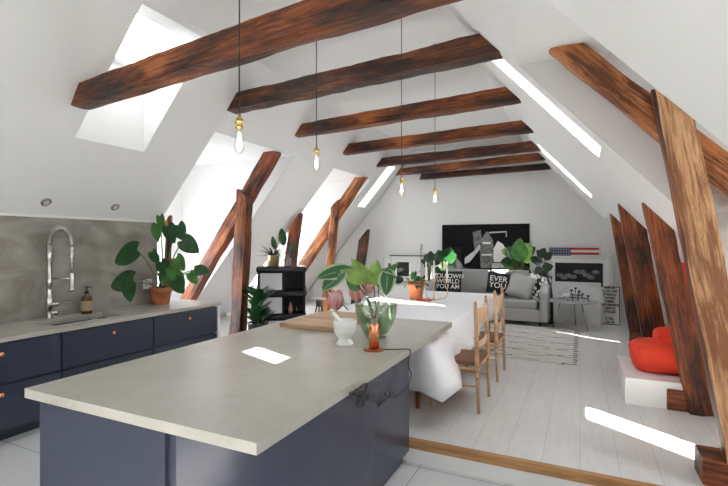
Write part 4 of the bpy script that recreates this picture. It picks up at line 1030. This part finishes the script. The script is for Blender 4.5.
bigplant('fiddle_leaf_fig', 'dark fiddle-leaf fig at the left back corner of the sofa', 444, 9.86,
         [(442, 262, 438, 250), (444, 260, 447, 248), (446, 262, 456, 254), (440, 264, 432, 257), (441, 268, 433, 272), (446, 268, 455, 273), (443, 266, 444, 277), (438, 260, 428, 262), (448, 258, 451, 247)], M['blackgloss'], ['leaf', 'leafblack'])
bigplant('dark_leaved_plant', 'small blackish round-leaved plant left of the reading lamp and sofa', 429, 9.30,
         [(429, 262, 425, 254), (430, 260, 431, 251), (431, 261, 437, 254), (428, 263, 421, 260), (430, 263, 436, 262), (428, 264, 424, 267)], M['blackgloss'], ['leafblack'])
# tall vase with branches right of the sofa
q = atY(549, 300, 9.3); vz = thing('floor_vase', 'tall clear floor vase between the sofa and the leaning pictures', 'vase', (q.x, 9.3, S))
vh = atY(549, 276, 9.3).z-S
MB().lathe([(0, 0), (.075, 0), (.085, .02), (.07, vh*.6), (.045, vh*.8), (.06, vh), (.056, vh), (.04, vh*.8), (.06, vh*.6), (.07, .03), (0, .03)], n=24).build('glass', M['blackgloss'], vz)
g = thing('dark_branch', 'dark-leaved branches standing in the tall vase right of the sofa', 'plant', (q.x, 9.3, S+.05)); o3 = Vector((q.x, 9.3, S+.05)); mb = MB(); st = MB()
for x0, y0, x1, y1 in ((544, 258, 537, 250), (543, 262, 533, 262), (545, 260, 551, 252), (542, 268, 535, 272), (545, 262, 548, 272), (541, 256, 545, 248), (546, 268, 553, 266), (538, 262, 531, 257), (544, 270, 541, 279)):
    A = atY(x0, y0, 9.3)-o3; B = atY(x1, y1, 9.24)-o3; mb.leaf(A, B, .15, (.1, -1, .3), 'oval', .15, .1); st.tube([(0, 0, 0), (0, 0, vh*.9), A], .005, 5)
mb.build('foliage', M['leafblack'], g, weld=False); st.build('stem', M['twig'], g)

# round table with candelabra and bottles
tc_ = Vector((-.13, 8.95, S)); th = .49
rt = thing('round_side_table', 'round grey side table on thin legs before the leaning pictures', 'table', tc_)
MB().lathe([(0, th-.02), (.41, th-.02), (.43, th-.008), (.425, th), (0, th)], n=48).build('tabletop', M['greytop'], rt)
for k in range(3):
    a = R(200)+k*R(120); MB().tube([(math.cos(a)*.2, math.sin(a)*.2, th-.02), (math.cos(a)*.33, math.sin(a)*.33, 0)], .012, 8).build('leg', M['chrome'], rt)
cdl = thing('candelabra', 'small black candelabra with six cups on the round table', 'candle holder', tc_+Vector((.10, 0, th)))
mb = MB(); mb.tube([(-.09, 0, .0), (-.09, 0, .10)], .008, 6)
for x, z in ((-.17, .10), (-.11, .17), (-.04, .21), (.02, .16), (.07, .11), (.16, .08)):
    mb.tube([(x, 0, z-.07), (x, 0, z)], .007, 6); mb.lathe([(0, 0), (.02, 0), (.02, .03), (0, .03)], (x, 0, z), 10)
mb.tube([(-.17, 0, .06), (.16, 0, .05)], .009, 6).tube([(-.13, .02, .11), (.07, .02, .09)], .009, 6).tube([(.0, 0, 0), (.0, 0, .16)], .009, 6).tube([(.16, 0, 0), (.16, 0, .08)], .008, 6).tube([(-.17, 0, 0), (-.17, 0, .08)], .008, 6)
mb.build('frame', M['black'], cdl)
for i, (dx, dy, r_, h_) in enumerate(((-.10, .0, .05, .30), (-.19, .05, .035, .18))):
    t = thing('glass_bottle', ('taller', 'shorter')[i]+' clear glass bottle on the round side table', 'bottle', tc_+Vector((dx, dy, th)), 0, 'glass bottles on the round table')
    MB().lathe([(0, 0), (r_, 0), (r_, h_*.6), (r_*.35, h_*.78), (r_*.35, h_), (r_*.3, h_)], n=20).build('glass', M['clear'], t)
    MB().lathe([(r_*1.01, h_*.1), (r_*1.02, h_*.1), (r_*1.02, h_*.45), (r_*1.01, h_*.45)], n=20).build('paper_label', M['photo_wt'], t)

# rug
rg = thing('rug', 'cream woven rug with thin black zigzag lines before the sofa', 'rug', (-1.5, 7.5, S))
MB().box((0, 0, .008), (2.84, 2.56, .014), bev=.003).build('pile', M['rug'], rg)
mb = MB()
for s_ in (1,):
    for i in range(60):
        y = -1.27+2.54*i/59; x = 1.42; mb.tube([(x-.01, y, .008), (x+.04+random.uniform(0, .02), y+random.uniform(-.012, .012), .006)], .005, 4, mi=i % 3 == 0)
tag(mb.build('fringe', [M['cloth'], M['black']], rg), kind='stuff')

# ------------------------------------------------------------------ white plinth, red seat, small bits on the right
pl = MB().box((0, 0, .125), (1.30, .95, .25)).build('white_plinth', M['trimw'], loc=(.385+.65, 4.93+.52+.20, S), bevel=.004)
pl.location = (.385+.65, 5.42, S)
tag(pl, 'low white plinth standing on the floor under the red lounge seat', 'plinth')
rs = thing('red_lounge_seat', 'soft red lounge seat with tall back on the white plinth', 'beanbag', (1.0, 5.45, S+.25))
def blob(c, d, name, seed, sub=3, parent=rs, rot=None):
    mb = MB(); g = bmesh.ops.create_cube(mb.bm, size=1); bmesh.ops.subdivide_edges(mb.bm, edges=mb.bm.edges[:], cuts=7, use_grid_fill=True)
    for v in mb.bm.verts:
        p = v.co*2; k = (abs(p.x)**5+abs(p.y)**5+abs(p.z)**5)**.2; p = p/k if k > 0 else p
        nz = noise.noise(p*1.7+Vector((seed, 0, 0)))*.10+noise.noise(p*4+Vector((seed, 3, 0)))*.07+abs(noise.noise(p*2.6+Vector((seed, 7, 1))))*-.16
        p = p*(1+nz); 
        q = Vector((p.x*d[0]/2, p.y*d[1]/2, p.z*d[2]/2))
        if rot: q = rot @ q
        v.co = q+Vector(c)
        if v.co.z < .004: v.co.z = .004
    for f in mb.bm.faces: f.smooth = True
    return mb.build(name, M['red'], parent, subsurf=1)
blob((-.18, 0, .14), (.72, .60, .30), 'seat', 1)
blob((-.10, .16, .22), (.42, .34, .34), 'seat_fold', 5)
blob((.04, .22, .54), (.30, .55, 1.14), 'backrest', 9, rot=Matrix.Rotation(R(-10), 3, 'Y'))
q = atZ(628, 323, S); o = MB().box((0, 0, .05), (.16, .2, .10)).build('brick', M['brickred'], loc=(q.x+.02, 9.0, S), bevel=.008); tag(o, 'orange brick-coloured block on the floor by the far posts', 'brick')
# thermostat / alarm box on the dormer cheek
q = atY(719, 203, 3.90); t = thing('wall_control', 'white wall control box with a round dial, right of the pale post', 'thermostat', (q.x, 3.905, q.z))
MB().box((0, 0, 0), (.17, .03, .12), bev=.006).build('housing', M['white'], t)
MB().tube([(.02, -.015, 0), (.02, -.03, 0)], .028, 20).build('dial', M['silver'], t)
MB().tube([(-.045, -.015, .01), (-.045, -.02, .01)], .01, 12).build('button', M['greydot'], t)

# ------------------------------------------------------------------ pendant bulbs
PEND = [(239.3, 130, .50, None, 'pendant bulb nearest the camera, hanging over the island before the first beam'),
        (316.5, 156, .595, None, 'second pendant bulb from the left, over the far end of the island'),
        (401.5, 184, .52, None, 'third pendant bulb from the left, hanging over the dining table'),
        (435, 194, .53, (432, 25), 'rightmost pendant bulb, farthest away over the dining table')]
for i, (px, py, h, top, lb) in enumerate(PEND):
    p = atZ(px, py, HC+h); t = thing('pendant_lamp', lb, 'pendant lamp', p, 0, 'bare bulb pendants')
    t.scale = (.76, .76, .76); Lc = (CEIL-p.z)/.76
    pts = [(0, 0, .09), (0, 0, Lc-.2), (.012 if i == 3 else .003, 0, Lc-.1), (0, 0, Lc)]
    MB().tube(smooth(pts), .0045, 6).build('cord', M['black'], t)
    MB().lathe([(0, .095), (.008, .095), (.011, .07), (.02, .066), (.02, .052), (.026, .05), (.026, .046), (.02, .044), (.02, .02), (.024, .018), (.024, .012), (.016, .008), (.0, .008)], n=20).build('socket', M['brass'], t)
    MB().tube([(-.032, 0, .045), (.036, 0, .045)], .005, 6).build('switch_key', M['brass'], t)
    g = MB().lathe([(.013, .012), (.016, -.01), (.024, -.05), (.031, -.085), (.030, -.105), (.02, -.128), (.007, -.138), (0, -.139)], n=24).build('bulb', M['clear'], t)
    mb = MB()
    for k in range(6):
        a = k*math.pi/3; mb.tube([(math.cos(a)*.006, math.sin(a)*.006, -.015), (math.cos(a)*.014, math.sin(a)*.014, -.1)], .0016, 5)
    mb.build('filament', M['filament'], g)
    MB().lathe([(0, Lc), (.04, Lc), (.035, Lc-.02), (0, Lc-.025)], n=20).build('ceiling_cup', M['white'], t)
